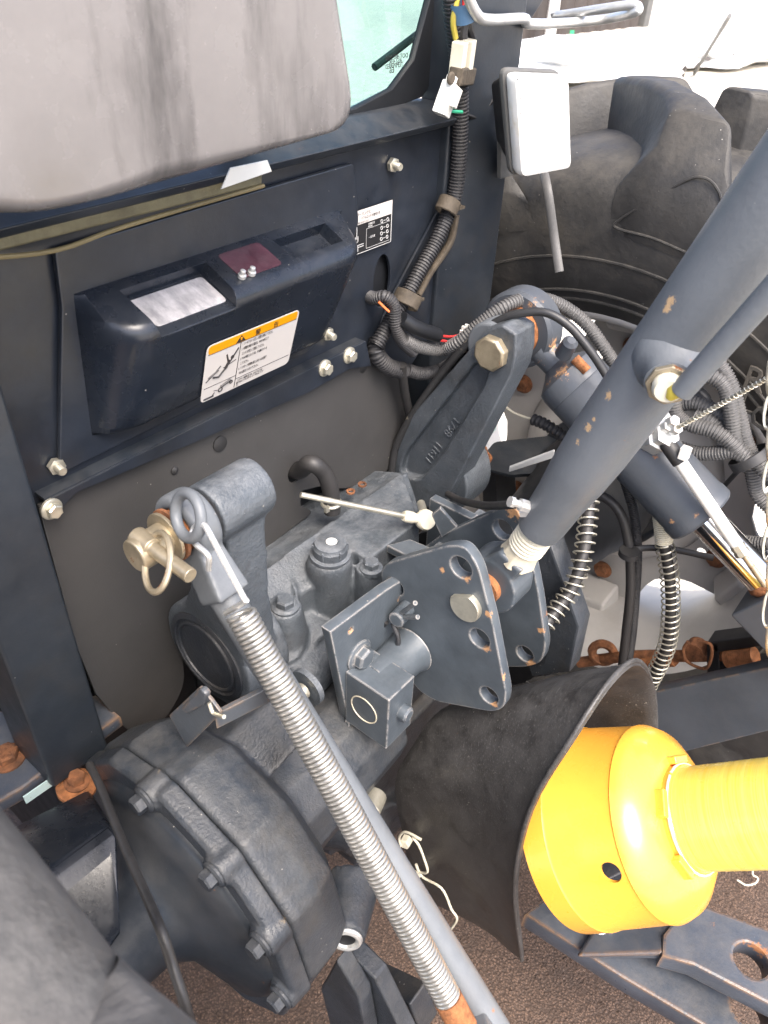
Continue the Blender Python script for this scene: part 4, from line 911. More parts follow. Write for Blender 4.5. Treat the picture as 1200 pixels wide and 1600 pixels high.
# ------------------------------------------------------------------ top link
tl = thing('top_link', 'thick grey blue top link tube rising to the right edge', 'top link', U(800,890,X=.53))
t0 = U(800,893,X=.530); t1 = U(842,826,X=.530); t2 = U(1040,562,X=.530); t3 = U(1290,205,X=.530); ax = (t2-t1).normalized()
L1 = (t3-t1).length
def rad_tl(f): return .0235 if f < .02 else .0235+(.0285-.0235)*min(1, (f-.02)/.16) if f < .18 else .0285
b = NB(); prof = [(0,.017),(.001,.0205),(.012,.0218),(.045,.0228),(.075,.0256),(.11,.0270),(L1,.0276)]; lathe(b, t1, t3-t1, prof, 40); obj('link_tube', b, 'tube_paint', tl, smooth=45)
pr_ = []; 
for i in range(7): pr_ += [(-.028+i*.0044,.0150),(-.028+i*.0044+.0013,.0178),(-.028+i*.0044+.0026,.0178),(-.028+i*.0044+.0039,.0150)]
b = NB(); lathe(b, t1, t3-t1, pr_, 28); obj('thread', b, 'cream_plastic', tl, smooth=20)
e = V((.530, c.y, c.z)); b = NB()
pe_ = U(800,893,X=.530); pc_ = V((.530, U(730,945,X=xl_).y, U(730,945,X=xl_).z))
b = NB(); lathe(b, t1-ax*.026, -ax, [(0,.0165),(.012,.018),(.022,.020)], 8); obj('end_nut', b, 'bare_cream', tl, bevel=.0015)
b = NB(); hexa(b, [t1-ax*.044+V((-.018,0,0))+V((0,.012,.01)), t1-ax*.044+V((.018,0,0))+V((0,.012,.01)), t1-ax*.044+V((.018,0,0))-V((0,.014,.0)), t1-ax*.044+V((-.018,0,0))-V((0,.014,.0))], [pc_+V((-.016,.022,.015)), pc_+V((.016,.022,.015)), pc_+V((.016,-.022,.015)), pc_+V((-.016,-.022,.015))]); cyl(b, pc_+V((-.018,0,0)), pc_+V((.018,0,0)), .032, n=28)
obj('link_eye', b, 'plate_paint', tl, remesh=.002, smooth_it=5)
b = NB(); bmesh.ops.create_uvsphere(b, u_segments=24, v_segments=14, radius=.022, matrix=Matrix.Translation(pc_)); lathe(b, pc_+V((-.026,0,0)), (1,0,0), [(0,.0165),(.052,.0165)], 24); obj('eye_ball', b, 'rust_bright', tl)
b = NB(); g = U(818,790,X=.512); lathe(b, g, (-.6,.5,.35), [(-.008,.0058),(.004,.0058),(.005,.0035),(.010,.0035),(.011,.0050),(.015,.0050)], 8); lathe(b, g+V((.005,-.004,-.006)), (-.3,.8,-.3), [(0,.006),(.008,.006)], 6); obj('grease_nipple', b, 'zinc_white', tl)
# boss with the locking handle
bp = t1.lerp(t3, 0); s = (U(1040,575,X=.530)-t1).dot(ax); bc = t1+ax*(s+.012); rq = ray(1043,612).normalized(); bq = (bc-EYE).dot(rq); hq = ((bc-EYE)-rq*bq).length; dv = (EYE+rq*(bq-math.sqrt(max(1e-6, .052**2-hq*hq)))-bc).normalized()
b = NB(); lathe(b, bc, dv, [(.0,.027),(.014,.0265),(.024,.0225),(.030,.0168),(.041,.0158),(.042,.0125)], 32); obj('handle_boss', b, 'tube_paint', tl, smooth=60)
b = NB(); lathe(b, bc, dv, [(.040,.0150),(.045,.0150),(.0455,.0112),(.040,.011)], 8, False); obj('boss_nut', b, 'pin_zinc', tl, bevel=.0008)
hp = U(1046,600,X=(bc+dv*.055).x)
b = NB(); lathe(b, bc+dv*.040, dv, [(0,.0105),(.009,.0105),(.012,.0085)], 18); obj('stop_pin', b, 'cream_plastic', tl)
b = NB(); h0 = U(1064,613,X=.485); h1 = U(1210,449,X=.485); cyl(b, h0, h0+(h1-h0)*1.5, .0078, n=20); obj('handle_rod', b, 'tube_paint', tl, bevel=.001)
b = NB(); lathe(b, U(1054,612,X=.484), (h1-h0), [(-.006,.003),(.0,.0055),(.006,.004)], 10); obj('yellow_seal', b, 'yellow_sleeve', tl)

# ------------------------------------------------------------------ black shroud over the power take-off
rowsP = [
 [U(648,1400,X=.450), U(628,1300,X=.448), U(618,1222,X=.452), U(645,1165,X=.475), U(690,1108,X=.505), U(760,1085,X=.570), V((.612,.30,.50)), V((.612,.30,.38))],
 [U(705,1425,X=.448), U(690,1320,X=.443), U(690,1220,X=.450), U(720,1150,X=.475), U(770,1090,X=.510), U(840,1068,X=.575), V((.618,.24,.50)), V((.618,.24,.38))],
 [U(760,1455,X=.446), U(745,1350,X=.436), U(750,1240,X=.444), U(790,1150,X=.470), U(850,1075,X=.515), U(915,1052,X=.580), V((.628,.18,.52)), V((.628,.18,.38))],
 [U(795,1485,X=.444), U(785,1370,X=.427), U(800,1258,X=.434), U(858,1150,X=.464), U(925,1063,X=.519), U(976,1040,X=.590), U(1004,1085,X=.645), U(1006,1200,X=.645)],
 [U(815,1500,X=.440), U(804,1385,X=.419), U(828,1266,X=.426), U(895,1150,X=.460), U(960,1055,X=.523), U(1000,1034,X=.597), U(1020,1085,X=.655), U(1020,1200,X=.655)]]
cols = [spline(r, 5) for r in rowsP]
grid = list(zip(*[spline([c[k] for c in cols], 5) for k in range(len(cols[0]))]))
b = loft([list(r) for r in grid])
pcv = thing('pto_shroud', 'black plastic shroud hood flaring over the yellow shaft guard', 'shroud', (.53,.2,.40))
ob = obj('shroud_hood', b, 'cover_plastic', pcv, smooth=60)
m = ob.modifiers.new('t', 'SOLIDIFY'); m.thickness = .005; m.offset = -1
m = ob.modifiers.new('b', 'BEVEL'); m.width = .0015; m.segments = 2; m.limit_method = 'ANGLE'; m.angle_limit = R_(50)
lip = spline([c for c in rowsP[-1]], 6); b = NB(); tube(b, lip, .0026, 10, 1); obj('rolled_lip', b, 'cover_plastic', pcv, smooth=60)
# wire clip holding the shroud
t = thing('wire_clip', 'bent wire clip and two pale studs on the side of the black shroud', 'clip', U(650,1340,X=.43))
for px, py in ((637,1310),(650,1365)):
    b = NB(); lathe(b, U(px,py,X=.438), (-1,-.2,.1), [(0,.0075),(.010,.0075),(.011,.006)], 6); obj('clip_stud', b, 'cream_plastic', t, bevel=.0006)
b = NB(); tube(b, [U(626,1322,X=.425), U(624,1308,X=.424), U(634,1300,X=.424), U(658,1312,X=.424), U(645,1308,X=.424), U(654,1320,X=.424), U(662,1340,X=.424), U(668,1362,X=.424), U(655,1362,X=.424), U(650,1350,X=.424), U(660,1370,X=.424), U(690,1388,X=.424), U(705,1420,X=.424), U(714,1436,X=.424), U(702,1455,X=.424)], .0016, 8, 5); obj('wire', b, 'cream_plastic', t)

# ------------------------------------------------------------------ yellow shaft guard
sg = thing('shaft_guard', 'bright yellow plastic drive shaft guard with cone and ribbed tube', 'shaft guard', U(1000,1290,X=.53))
A = U(1018,1283,X=.530); B = U(1200,1270,X=.550); ax = (B-A).normalized()
prof = [(-.085,.108),(-.070,.110),(-.069,.1085),(.012,.096),(.022,.091),(.030,.080),(.033,.066),(.036,.060)]
cone_o = A
b = NB(); lathe(b, cone_o, ax, [(-.088,.1005),(-.0879,.1040),(-.062,.1022),(-.060,.1005),(.010,.0935),(.0115,.0945),(.014,.0935),(.024,.088),(.036,.070),(.040,.056),(.040,.045),(.036,.045),(.036,.054),(.032,.067),(.018,.085),(.010,.0895),(-.060,.0975),(-.088,.1005)], 72, False)
bmesh.ops.remove_doubles(b, verts=b.verts, dist=1e-6)
cone_me = to_mesh(b)
ph = Upl(955,1363,A,ax); rd = (U(955,1363,X=.47)-A)
# small drain hole disc
best = None
dray = ray(955,1363).normalized()
for i in range(400):
    q = EYE + dray*(.5+i*.002); s = (q-A).dot(ax); rr_ = (q-A-ax*s).length
    if rr_ < .1005-(s+.06)*.10 and best is None: best = (q, (q-A-ax*s).normalized())
if best:
    cut = NB(); lathe(cut, best[0]-best[1]*.02, best[1], [(0,.0100),(.04,.0100)], 28); cone_me = bool_diff(cone_me, [cut])
cone = obj('guard_cone', cone_me, 'yellow_plastic', sg, smooth=35)
b = NB(); pt = [(.030,.050),(.034,.0515),(.046,.0515),(.048,.0495)]
lathe(b, A, ax, pt, 48); obj('guard_collar', b, 'yellow_plastic', sg, smooth=30)
b = NB(); pr_ = []; s = .040; random.seed(4)
while s < .40:
    r = .0482 + random.uniform(-.00012,.00012); pr_.append((s, r)); s += random.uniform(.0012,.004)
lathe(b, A, ax, pr_, 56); obj('guard_tube', b, 'yellow_tube', sg, smooth=60)
u0 = (ax.cross(V((1,0,0)))).normalized(); v0 = ax.cross(u0)
for px, py in ((1058,1343),(1052,1205),(1030,1260)):
    p = Upl(px,py,A+ax*.036,ax); rad_ = (p-A-ax*.036).normalized(); tg = ax.cross(rad_)
    M3 = Matrix((tg, rad_, ax)).transposed(); b = NB(); box(b, A+ax*.040+rad_*.0555, (.026,.008,.016), M3); obj('collar_clip', b, 'yellow_plastic', sg, bevel=.0015)
b = NB(); p = A+ax*.046; pts_ = [p+(u0*math.cos(a)+v0*math.sin(a))*.0515 for a in [i*.2 for i in range(32)]]; tube(b, pts_, .0014, 6, 1); obj('retaining_wire', b, 'bare_cream', sg)

# ------------------------------------------------------------------ drawbar
db = thing('drawbar', 'dark blue cranked drawbar with rusty edges and round hole, lower right', 'drawbar', U(1050,1500,Z=.33))
zl, zu = .300, .352
o = [U(x,y,Z=zl) for x,y in ((820,1428),(868,1392),(960,1405),(1030,1440),(1150,1520),(1320,1640),(1290,1720),(1095,1600),(970,1526))]
obj('lower_bar', plate(o, (0,0,1), .034, [(U(1172,1575,Z=zl),.021)], .003), 'drawbar_paint', db)
o = [U(x,y,Z=zu) for x,y in ((1036,1460),(1068,1418),(1105,1416),(1290,1485),(1290,1612),(1200,1568),(1084,1508),(1034,1494))]
obj('upper_bar', plate(o, (0,0,1), .030, [(U(1174,1500,Z=zu),.0195)], .0035), 'drawbar_paint', db)
b = NB(); hexa(b, [U(900,1495,Z=zl+.002), U(960,1400,Z=zl+.002), U(960,1400,Z=zl+.016), U(900,1495,Z=zl+.016)], [U(1035,1500,Z=zu-.02), U(1108,1412,Z=zu-.02), U(1108,1412,Z=zu-.001), U(1035,1490,Z=zu-.001)]); obj('crank_bend', b, 'drawbar_paint', db, bevel=.005, seg=3)
b = NB(); hexbolt(b, U(944,1446,Z=zl+.018), (0,0,1), .0105, .014); obj('drawbar_bolt', b, 'zinc_white', db, smooth=25)
b = NB(); prism(b, [U(985,1330,Z=.33), U(1050,1350,Z=.33), U(930,1410,Z=.33), U(850,1400,Z=.33)], (0,0,.05)); obj('drawbar_support', b, 'dark_cast_paint', db, bevel=.003)

# ------------------------------------------------------------------ lower link and stabiliser on the right
ll = thing('lower_link', 'flat blue grey lower link bar running to the right edge', 'lower link', U(1050,1120,X=.80))
o = [U(x,y,X=.795) for x,y in ((900,1120),(1018,1082),(1250,1032),(1250,1130),(1010,1190),(900,1215))]
obj('link_bar', plate(o, (-1,0,0), .022, (), .002), 'link_paint', ll)
st = thing('stabiliser', 'rusty turnbuckle stabiliser with black yoke above the lower link', 'turnbuckle', U(1050,1030,X=.86))
X_ = .86
b = NB(); tube(b, [U(905,1035,X=X_), U(985,1025,X=X_), U(1080,1025,X=X_), U(1160,1022,X=X_)], .0085, 14, 3); obj('screw_rod', b, 'rust', st)
b = NB(); lathe(b, U(1020,1030,X=X_), U(1075,1026,X=X_)-U(1020,1030,X=X_), [(-.03,.013),(.035,.013)], 6); obj('rod_nut', b, 'rust_bright', st, bevel=.001)
b = NB(); ring(b, U(942,1020,X=X_), (-1,-.3,.2), .016, .007, 24, 8); obj('rod_eye', b, 'rust', st)
prt = []
for i in range(16): prt += [(i*.0026,.0105),(i*.0026+.0013,.0122)]
b = NB(); lathe(b, U(1135,1030,X=X_-.01), U(1168,1026,X=X_-.01)-U(1135,1030,X=X_-.01), prt, 18); obj('thread_end', b, 'rust_bright', st, smooth=20)
for q in (((1104,1004),(1260,985),(1260,1000),(1118,1020)), ((1104,1046),(1260,1035),(1260,1052),(1125,1062)), ((1104,1004),(1122,1004),(1125,1060),(1104,1050))):
    b = NB(); prism(b, [U(x,y,X=.85) for x,y in q], (.03,0,0)); obj('yoke_bar', b, 'black_plastic', st, bevel=.0015)
b = NB(); tube(b, [U(1075,1002,X=.84), U(1068,1015,X=.84), U(1074,1034,X=.84), U(1104,1044,X=.84), U(1112,1010,X=.84), U(1090,1000,X=.84)], .0022, 8, 5); obj('lynch_wire', b, 'rust', st)
b = NB(); lathe(b, U(1092,1008,X=.87), (-1,0,0), [(0,.014),(.02,.014)], 20); obj('pin_head', b, 'rust', st)

# ------------------------------------------------------------------ right axle trumpet and fender stays behind the cylinder
rx = thing('axle_trumpet', 'dark axle tube running to the far wheel behind the hoses', 'axle', (.85,AY,.45))
b = NB(); lathe(b, (.66,AY,AZ), (1,0,0), [(0,.12),(.02,.12),(.06,.085),(.20,.075),(.29,.088),(.33,.10),(.385,.10)], 40); obj('axle_tube', b, 'seal_black', rx, smooth=45)
b = NB(); hexa(b, [U(880,930,X=.70), U(905,950,X=.70), U(900,1040,X=.70), U(850,1060,X=.70)], [U(880,930,X=.70)+V((.06,.06,0)), U(905,950,X=.70)+V((.06,.06,0)), U(900,1040,X=.70)+V((.06,.06,0)), U(850,1060,X=.70)+V((.06,.06,0))]); obj('link_ear', b, 'cast_paint', rx, bevel=.003)
o = [U(x,y,X=.66) for x,y in ((800,800),(860,850),(905,980),(890,1050),(830,1060),(780,900))]
obj('side_cover', plate(o, (-1,0,0), .03, (), .003), 'axle_paint', rx)
fs = thing('fender_stay', 'dark bent fender stay with rusty bolt behind the long lift arm', 'stay', U(800,710,X=.95))
o = [U(x,y,Z=.62) for x,y in ((742,728),(772,690),(862,680),(878,694),(862,738),(800,742))]
obj('stay_plate', plate(o, (0,0,1), .006, (), .0012, rad=.01), 'navy_post', fs)
b = NB(); prism(b, [U(742,728,Z=.62), U(800,742,Z=.62), U(862,738,Z=.62), U(862,738,Z=.62)+V((0,0,-.012)), U(742,728,Z=.62)+V((0,0,-.012))], (.0,.004,0)); obj('stay_lip', b, 'navy_post', fs)
b = NB(); prism(b, [U(775,738,Y=.52), U(806,736,Y=.52), U(808,800,Y=.52), U(776,800,Y=.52)], (0,.03,0)); obj('stay_leg', b, 'navy_post', fs, bevel=.002)
b = NB(); lathe(b, U(752,716,Z=.624), (0,0,1), [(0,.017),(.003,.017),(.004,.012)], 24); hexbolt(b, U(752,712,Z=.626), (0,0,1), .010, .014); obj('rusty_bolt', b, 'rust_bright', fs, smooth=30)
b = NB(); prism(b, [U(728,705,Z=.66), U(762,660,Z=.66), U(775,672,Z=.66), U(738,712,Z=.66)], (0,0,.01)); obj('chipped_bracket', b, 'pale_chip', fs, bevel=.001)
b = NB(); tube(b, [U(835,728,X=.72), U(862,712,X=.70)], .0028, 8, 1); 
b.free()
b = NB(); a0, a1 = U(796,734,X=.64), U(866,710,X=.62); d = (a1-a0).normalized(); prism(b, [a0+V((0,0,.0035)), a1+V((0,0,.0045)), a1-V((0,0,.0045)), a0-V((0,0,.0035))], (.0025,.002,0))
tag(obj('cable_tie_tail', b, 'white_plastic', bevel=.001), 'white cable tie tail sticking out left of the top link tube', 'cable tie')

# ------------------------------------------------------------------ work lamp and the wire rail above it
wl_ = thing('work_lamp', 'rectangular white work lamp on the right corner post', 'lamp', U(830,270,Y=.43))
yl = .432
o = [U(x,y,Y=yl) for x,y in ((797,276),(883,262),(878,108),(783,106))]
cpt = sum(o, V())/4
fnl = V((-.30,-.95,-.10)).normalized()
def LPt(px, py, off): return Upl(px, py, cpt, fnl) + fnl*off
oo = [LPt(x,y,0) for x,y in ((798,276),(883,260),(878,110),(784,106))]
obj('lens', plate([p+fnl*.016 for p in [LPt(x,y,0) for x,y in ((800,272),(880,257),(875,114),(788,110))]], fnl, .018, (), .006, rad=.010), 'lens_white', wl_)
obj('bezel', plate(oo, fnl, .007, (), .002, rad=.012), 'lamp_grey', wl_)
cc = sum(oo, V())/4
b = NB(); hexa(b, [cc+(p-cc)*.90-fnl*.005 for p in oo], [cc+(p-cc)*.55-fnl*.045 for p in oo]); obj('housing', b, 'black_plastic', wl_, bevel=.006, seg=3)
e0_, e1_ = oo[3]-oo[0], oo[1]-oo[0]
for i in range(15):
    b = NB(); f = .56+i*.022; k1 = .30+.16*math.sin(i*1.9)+.012*i; a0 = oo[0]+e0_*f+e1_*(.10+.02*math.sin(i))+fnl*.0160; a1 = oo[0]+e0_*f+e1_*k1+fnl*.0160; tube(b, [a0, a1], .0005, 6, 1); obj('lens_rib', b, 'sticker_grey', wl_)
b = NB(); tube(b, [cc-fnl*.045, U(775,150,Y=.50), U(745,182,Y=.512), U(722,180,Y=.515)], .0065, 12, 6, flat=.5); obj('wire_boot', b, 'black_plastic', wl_)
b = NB(); prism(b, [U(783,280,Y=.485), U(812,270,Y=.485), U(810,220,Y=.485), U(783,200,Y=.485)], (0,.006,0)); obj('lamp_bracket', b, 'lamp_grey', wl_, bevel=.001)
# rubber strap below the lamp
b = NB(); tube(b, [U(848,262,X=.92), U(856,300,X=.90), U(866,370,X=.90), U(874,425,X=.89)], .0055, 8, 6, flat=.4)
tag(obj('rubber_strap', b, 'grey_conduit'), 'narrow grey strap end hanging below the work lamp', 'strap')
b = NB(); Xr = 1.0; tube(b, [U(722,-30,Y=.480), U(742,18,Y=.480), U(762,31,Y=.485), U(818,29,Y=.49), U(826,37,Y=.495), U(880,36,X=.98), U(945,30,X=1.03), U(990,20,X=1.0), U(998,12,X=1.0), U(985,8,X=1.0), U(940,14,X=1.0), U(872,24,X=1.02), U(866,18,X=1.02)], .0052, 12, 5)
tag(obj('wire_rail', b, 'zinc_white'), 'bent galvanised wire rail at the top behind the work lamp', 'rail')
b = NB(); prism(b, [U(800,-20,Y=.56), U(862,-20,Y=.56), U(830,30,Y=.56), U(822,30,Y=.56)], (0,.01,0))
tag(obj('post_gusset', b, 'navy_paint', bevel=.001), 'dark triangular gusset plate at the top of the right corner post', 'gusset')
b = NB(); prism(b, [U(783,40,Y=.57), U(818,36,Y=.57), U(812,100,Y=.57), U(780,110,Y=.57)], (0,.008,0))
tag(obj('reflector_plate', b, 'mud_metal', bevel=.001), 'brown weathered plate beside the post above the lamp', 'plate')
# ------------------------------------------------------------------ hoses, cables and harness
def hose(name, label, cat, pts, r, m, kind='tube', group=None, pitch=.0036):
    b = NB()
    if kind == 'tube': tube(b, pts, r, 12, 8)
    else: conduit(b, pts, r, pitch)
    return tag(obj(name, b, m, smooth=60 if kind == 'tube' else 30), label, cat, group)
def mixX(l, x0, x1): 
    n = len(l)-1; return [U(px, py, X=x0+(x1-x0)*i/n) for i, (px, py) in enumerate(l)]
def mixY(l, y0, y1):
    n = len(l)-1; return [U(px, py, Y=y0+(y1-y0)*i/n) for i, (px, py) in enumerate(l)]
hn = hose('wiring_harness', 'ribbed black conduit clamped down the right corner post', 'harness', mixY([(703,-20),(710,50),(718,120),(719,200),(713,290),(702,330),(680,380),(655,425),(632,468),(605,510),(588,540)], .507, .512), .0088, 'black_conduit', 'conduit')
b = NB(); tube(b, mixY([(712,335),(702,380),(672,425),(652,462)], .514, .512), .0085, 10, 6, flat=.55)
tag(obj('dirty_strip', b, 'mud_metal'), 'muddy flat metal strip behind the conduit below its upper clamp', 'strip')
for px, py, w_ in ((700,322,.012),(636,468,.015)):
    p = U(px,py,Y=.508); dr = (U(px-20,py+45,Y=.508)-p).normalized(); b = NB(); lathe(b, p-dr*.008, dr, [(0,w_),(.001,w_+.0012),(.015,w_+.0012),(.016,w_)], 20, False); box(b, p+V((.016,-.002,-.004)), (.014,.012,.003)); obj('pipe_clamp', b, 'mud_metal', hn)
hose('branch_conduit', 'short conduit coming out of the oval hole in the cab sheet', 'conduit', [hole+V((-.012,.02,-.016)), U(585,466,Y=.520), U(602,464,Y=.505), U(615,478,Y=.498), U(618,506,Y=.495), U(628,532,Y=.492), U(646,550,Y=.49)], .0072, 'black_conduit', 'conduit', pitch=.0028)
b = NB(); tube(b, [U(592,472,Y=.503), U(600,480,Y=.500), U(608,487,Y=.497)], .0014, 6, 4); tag(obj('orange_wire', b, 'orange_wire'), 'thin orange wire showing under the conduit by the oval hole', 'wire')
b = NB(); tube(b, [U(628,498,Y=.490), U(650,512,Y=.482), U(684,524,Y=.475)], .0085, 10, 5); tag(obj('taped_splice', b, 'seal_black', smooth=60), 'glossy black taped wire splice beside the red wires', 'splice')
for i, l in enumerate(([(684,524),(705,526),(722,522)], [(690,532),(700,536),(712,560),(718,570)])):
    b = NB(); tube(b, [U(x,y,Y=.470) for x,y in l], .0016, 6, 5); tag(obj('red_wire', b, 'red_wire'), ('upper red wire running into the white connector', 'lower red wire dropping behind the black cable')[i], 'wire')
t = thing('wire_connector', 'small white plug connector beside the long lift arm', 'connector', U(728,524,Y=.46))
b = NB(); p = U(728,524,Y=.462); box(b, p, (.012,.012,.014)); box(b, p+V((-.003,0,.009)), (.003,.010,.006)); box(b, p+V((.004,0,.009)), (.003,.010,.006)); obj('connector_body', b, 'white_plastic', t, bevel=.0006)
hose('grey_conduit', 'ribbed grey conduit arching over the rusty ball joint', 'conduit', [U(632,530,Y=.49),U(655,541,Y=.485),U(690,546,Y=.475),U(718,533,X=.72),U(752,505,X=.735),U(790,478,X=.755),U(830,466,X=.79),U(870,474,X=.82),U(912,502,X=.84),U(945,545,X=.85),U(972,590,X=.86),U(1000,650,X=.87)], .0078, 'grey_conduit', 'conduit')
hose('lower_conduit', 'ribbed dark conduit curving below the red wires', 'conduit', [U(636,578,Y=.50),U(660,584,Y=.495),U(690,577,Y=.49),U(716,558,X=.735),U(735,538,X=.74)], .0080, 'black_conduit', 'conduit')
hose('bent_pipe', 'dark conduit dropping down beside the brown sheet corner', 'conduit', [U(590,530,Y=.522),U(588,552,Y=.515),U(605,572,Y=.51),U(630,580,Y=.505)], .010, 'black_conduit', 'conduit')
hose('worn_cable', 'scuffed black cable bowing over the long lift arm', 'cable', mixX([(598,748),(610,742),(618,700),(640,655),(672,608),(708,562),(748,522),(790,496),(825,488),(858,490),(892,512),(925,552),(950,590)], .685, .755), .0048, 'worn_cable')
hose('stub_hose', 'thin black hose from the arm to the grease fitting', 'hose', [U(700,772,X=.64),U(720,782,X=.62),U(760,790,X=.58),U(806,788,X=.525)], .0042, 'rubber_hose')
hose('flat_band', 'narrow black band hanging past the brown sheet corner', 'band', mixY([(628,570),(632,610),(640,650),(650,690)], .50, .515), .0055, 'rubber_hose')
b = NB(); tube(b, [U(778,620,X=.80),U(795,640,X=.80),U(815,650,X=.80),U(832,655,X=.80)], .0016, 6, 6); tag(obj('pink_wire', b, 'cream_plastic'), 'thin pale wire between the lift arm and cylinder', 'wire')
hose('sensor_plug', 'small ribbed black plug where the pale wire ends', 'plug', [U(832,655,X=.80),U(850,662,X=.80),U(875,678,X=.80),U(890,690,X=.80)], .0075, 'black_conduit', 'conduit', pitch=.006)
# bundle right of the top link
XB = .86
for i, (l, lab) in enumerate((([(1095,560),(1122,568),(1143,605),(1155,650),(1165,690),(1182,725)], 'outermost upper grey conduit of the bundle right of the top link'),
        ([(1085,592),(1108,588),(1132,605),(1143,650),(1148,690),(1170,722)], 'inner upper grey conduit of the bundle right of the top link'),
        ([(1052,622),(1056,645),(1075,662),(1115,674),(1142,692),(1165,718)], 'grey conduit leaving the yellow seal towards the bundle'),
        ([(1060,632),(1085,630),(1112,640),(1135,660),(1150,690)], 'short grey conduit in the middle of the bundle'),
        ([(1085,650),(1112,660),(1135,682),(1155,705)], 'shortest grey conduit behind the steel wire'),
        ([(1062,700),(1090,708),(1120,708),(1146,706),(1168,716)], 'lowest dark conduit meeting the bundle at the tie'),
        ([(1172,718),(1178,750),(1185,775),(1205,795)], 'grey conduit hanging below the bundle tie'),
        ([(1180,715),(1192,732),(1215,755)], 'grey conduit leaving the bundle tie to the right edge'))):
    hose('bundle_conduit', lab, 'conduit', [U(x,y,X=XB-.012*(i % 3)) for x,y in l], .0085, 'grey_conduit', 'conduit', 'conduits in the bundle right of the top link')
p = U(1172,716,X=.85); b = NB(); lathe(b, p, U(1182,732,X=.85)-p, [(-.006,.022),(-.0055,.0235),(.0055,.0235),(.006,.022)], 24, False); box(b, U(1160,726,X=.845), (.012,.010,.012)); 
tag(obj('bundle_tie', b, 'black_plastic'), 'black tie gripping the conduit bundle', 'cable tie')
b = NB(); tube(b, mixX([(1162,726),(1140,750),(1112,780)], .85, .86), .0038, 8, 4, flat=.4); tag(obj('tie_tail', b, 'black_plastic'), 'long black tie tail pointing down from the conduit bundle', 'cable tie')
b = NB(); rr = random.Random(2)
for k in range(7): 
    c = U(1085+rr.uniform(-22,22), 625+rr.uniform(-14,14), X=.875); bmesh.ops.create_icosphere(b, subdivisions=2, radius=.011, matrix=Matrix.Translation(c) @ Matrix.Diagonal((1,1.3,.8,1)))
tag(obj('tape_wrap', b, 'seal_black', remesh=.002, smooth_it=3), 'crumpled black tape wrap among the conduits', 'tape')
b = NB(); P_ = [U(1048,674,X=.755), U(1125,632,X=.74), U(1215,582,X=.72)]; tube(b, P_, .0022, 8, 4); coil(b, P_, .0022, .0007, .005, 5, 8)
tag(obj('wire_rope', b, 'zinc', smooth=60), 'thin twisted wire rope crossing to the right edge', 'wire rope')
# springs over hoses
def spring_hose(l, X, lab, lab2, r, Rc, pitch, top=False):
    pts = [U(x,y,X=(X if not isinstance(X, tuple) else X[0]+(X[1]-X[0])*i/(len(l)-1))) for i, (x,y) in enumerate(l)]
    h = thing('spring_hose', lab, 'hose', pts[-1], 'hoses in wire springs')
    b = NB(); tube(b, pts, r, 14, 10); obj('hose', b, 'rubber_hose', h, smooth=60)
    b = NB(); coil(b, pts[1:] if top else pts, Rc, .00105, pitch, 6, 20); obj('guard_spring', b, 'zinc', h, smooth=60)
    if top:
        b = NB(); conduit(b, pts[:2], r*1.55, .0028); obj('cream_sleeve', b, 'cream_plastic', h)
spring_hose([(922,770),(918,815),(912,860),(896,915),(872,950),(850,978)], (.72,.60), 'black hose in an open wire spring left of the wheel hub', '', .0068, .0108, .0095)
spring_hose([(1033,800),(1038,848),(1046,900),(1048,960),(1040,1015),(1014,1070)], .80, 'black hose in an open wire spring with cream sleeve, before the rim', '', .0068, .0112, .0092, True)
hose('brake_hose', 'smooth black hose hanging between the two spring hoses', 'hose', mixX([(905,772),(940,775),(968,800),(982,850),(985,920),(978,990),(972,1045)], .80, .80), .0062, 'rubber_hose')
hose('hanging_conduit', 'ribbed black conduit tied alongside the smooth hanging hose', 'conduit', mixX([(975,750),(990,800),(996,860),(993,930),(988,990),(980,1045)], .815, .815), .0058, 'black_conduit', 'conduit', pitch=.0026)
b = NB(); tube(b, mixX([(976,868),(990,860),(1015,856),(1060,860),(1115,872)], .79, .83), .0042, 8, 6, flat=.4); lathe(b, U(983,864,X=.79), (0,0,1), [(-.004,.013),(.004,.013)], 14); tag(obj('hose_tie', b, 'black_plastic'), 'black cable tie around the hanging hoses with a long tail', 'cable tie')
b = NB(); tube(b, mixX([(994,845),(1040,820),(1075,800)], .83, .86), .0040, 8, 4, flat=.4); tag(obj('hose_strap', b, 'black_plastic'), 'short black strap rising right from the hanging hoses', 'strap')
hose('rear_conduit', 'grey ribbed conduit curving behind the chrome rod', 'conduit', mixX([(1100,800),(1125,825),(1160,845),(1215,850)], .90, .90), .0085, 'grey_conduit', 'conduit')
hose('ground_cable', 'thin black cable sloping down past the left axle case', 'cable', [U(140,1195,X=.170),U(158,1232,X=.160),U(190,1312,X=.138),U(222,1385,X=.120),U(250,1450,X=.105),U(270,1510,X=.098),U(292,1580,X=.090),U(318,1680,X=.085)], .0036, 'rubber_hose')
# chain at the right edge
ch = thing('hanging_chain', 'pale link chain hanging at the right edge', 'chain', U(1194,990,X=.62))
ys_ = [560,610,662,712,764,815,866,918,968]
for i, yy in enumerate(ys_):
    a, c = U(1203+(i % 2)*2, yy, X=.66), U(1203+((i+1) % 2)*2, yy+58, X=.66); b = NB()
    ring(b, (a+c)/2, (-1,.3,.2) if i % 2 else (-.2,-1,.3), (a-c).length/2, .0017, 28, 8, 1, .30, u=(a-c)); obj('link', b, 'zinc', ch)
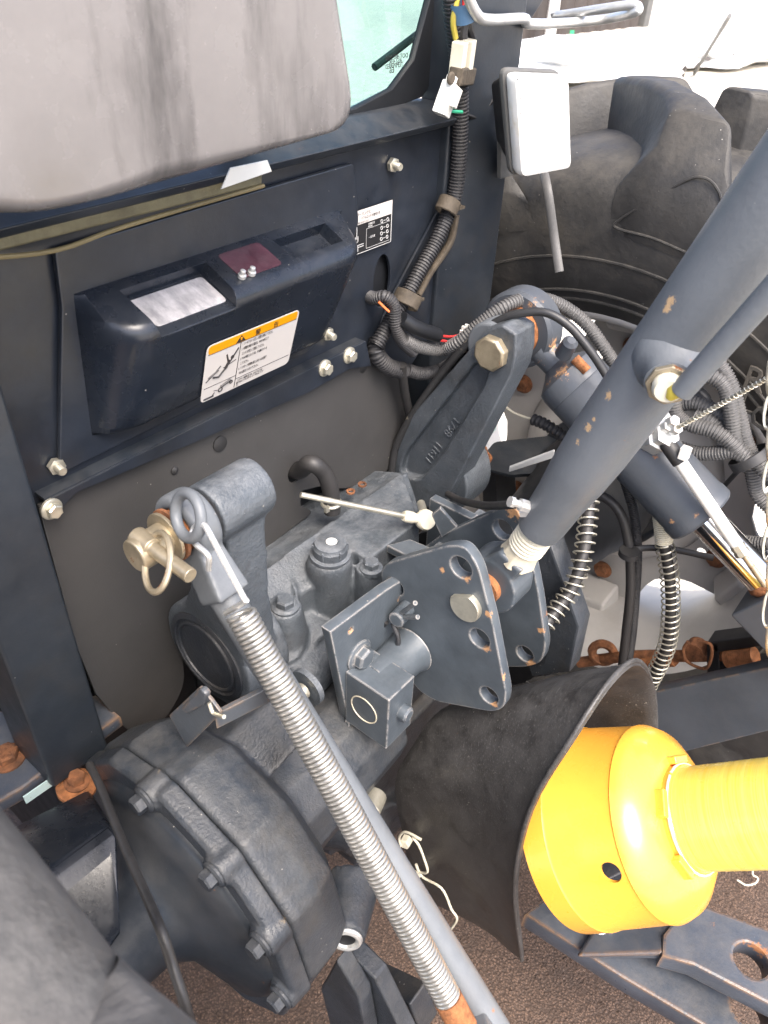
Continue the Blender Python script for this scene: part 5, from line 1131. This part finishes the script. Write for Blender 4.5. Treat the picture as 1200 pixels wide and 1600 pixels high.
# connectors beside the window
t = thing('plug_connector', 'white plug connector with green wire at the lamp cable', 'connector', U(697,155,Y=.49))
b = NB(); p = U(697,155,Y=.495); M3 = Euler((0.2,.35,.3)).to_matrix(); box(b, p, (.020,.014,.030), M3); box(b, p+M3@V((0,-.009,.004)), (.012,.006,.018), M3); box(b, p+M3@V((-.004,0,.017)), (.008,.010,.008), M3); obj('connector_body', b, 'white_plastic', t, bevel=.0012)
b = NB(); tube(b, [U(694,166,Y=.493), U(702,173,Y=.493), U(722,175,Y=.495)], .0016, 6, 5); obj('green_wire', b, 'green_wire', t)
t = thing('plug_connector', 'cream double plug connector high on the harness', 'connector', U(722,92,Y=.50))
for k, (x, y) in enumerate(((716,92),(729,88))):
    b = NB(); box(b, U(x,y,Y=.495), (.010,.014,.030), Euler((.1,-.12,.2)).to_matrix()); obj('connector_body', b, 'cream_plastic', t, bevel=.001)
b = NB(); box(b, U(722,118,Y=.497), (.036,.016,.016), Euler((.1,.1,.2)).to_matrix()); lathe(b, U(702,122,Y=.49), (0,-1,0), [(0,.006),(.004,.006)], 12)
tag(obj('harness_bracket', b, 'mud_metal', bevel=.002), 'dirty bracket holding the harness under the cream connector', 'bracket')
for l, m, r, nm, lab in (([(712,60),(708,35),(712,10),(718,-20)],'yellow_sleeve',.0028,'yellow_wire','yellow sleeved wire in the harness top'), ([(738,58),(732,40),(735,15),(742,-20)],'rubber_hose',.0040,'black_wire','black wire beside the blue tape in the harness top'), ([(722,30),(724,0),(720,-30)],'red_wire',.0014,'red_lead','thin red wire above the blue tape'), ([(726,78),(722,55),(726,30)],'rubber_hose',.0055,'black_lead','short black lead above the cream connector')):
    b = NB(); tube(b, [U(x,y,Y=.50) for x,y in l], r, 8, 6); tag(obj(nm, b, m), lab, 'wire')
b = NB(); lathe(b, U(726,30,Y=.497), U(724,15,Y=.497)-U(726,30,Y=.497), [(0,.0125),(.018,.0125)], 14, False); tag(obj('blue_tape', b, 'blue_tape'), 'blue tape wrapped round the harness top', 'tape')
b = NB(); tube(b, [U(1152,1375,Z=.02), U(1166,1383,Z=.02), U(1180,1380,Z=.02), U(1184,1372,Z=.02), U(1176,1366,Z=.02), U(1178,1350,Z=.02)], .0016, 6, 5); tag(obj('dry_straw', b, 'cream_plastic'), 'curl of dry straw on the ground under the yellow tube', 'straw')
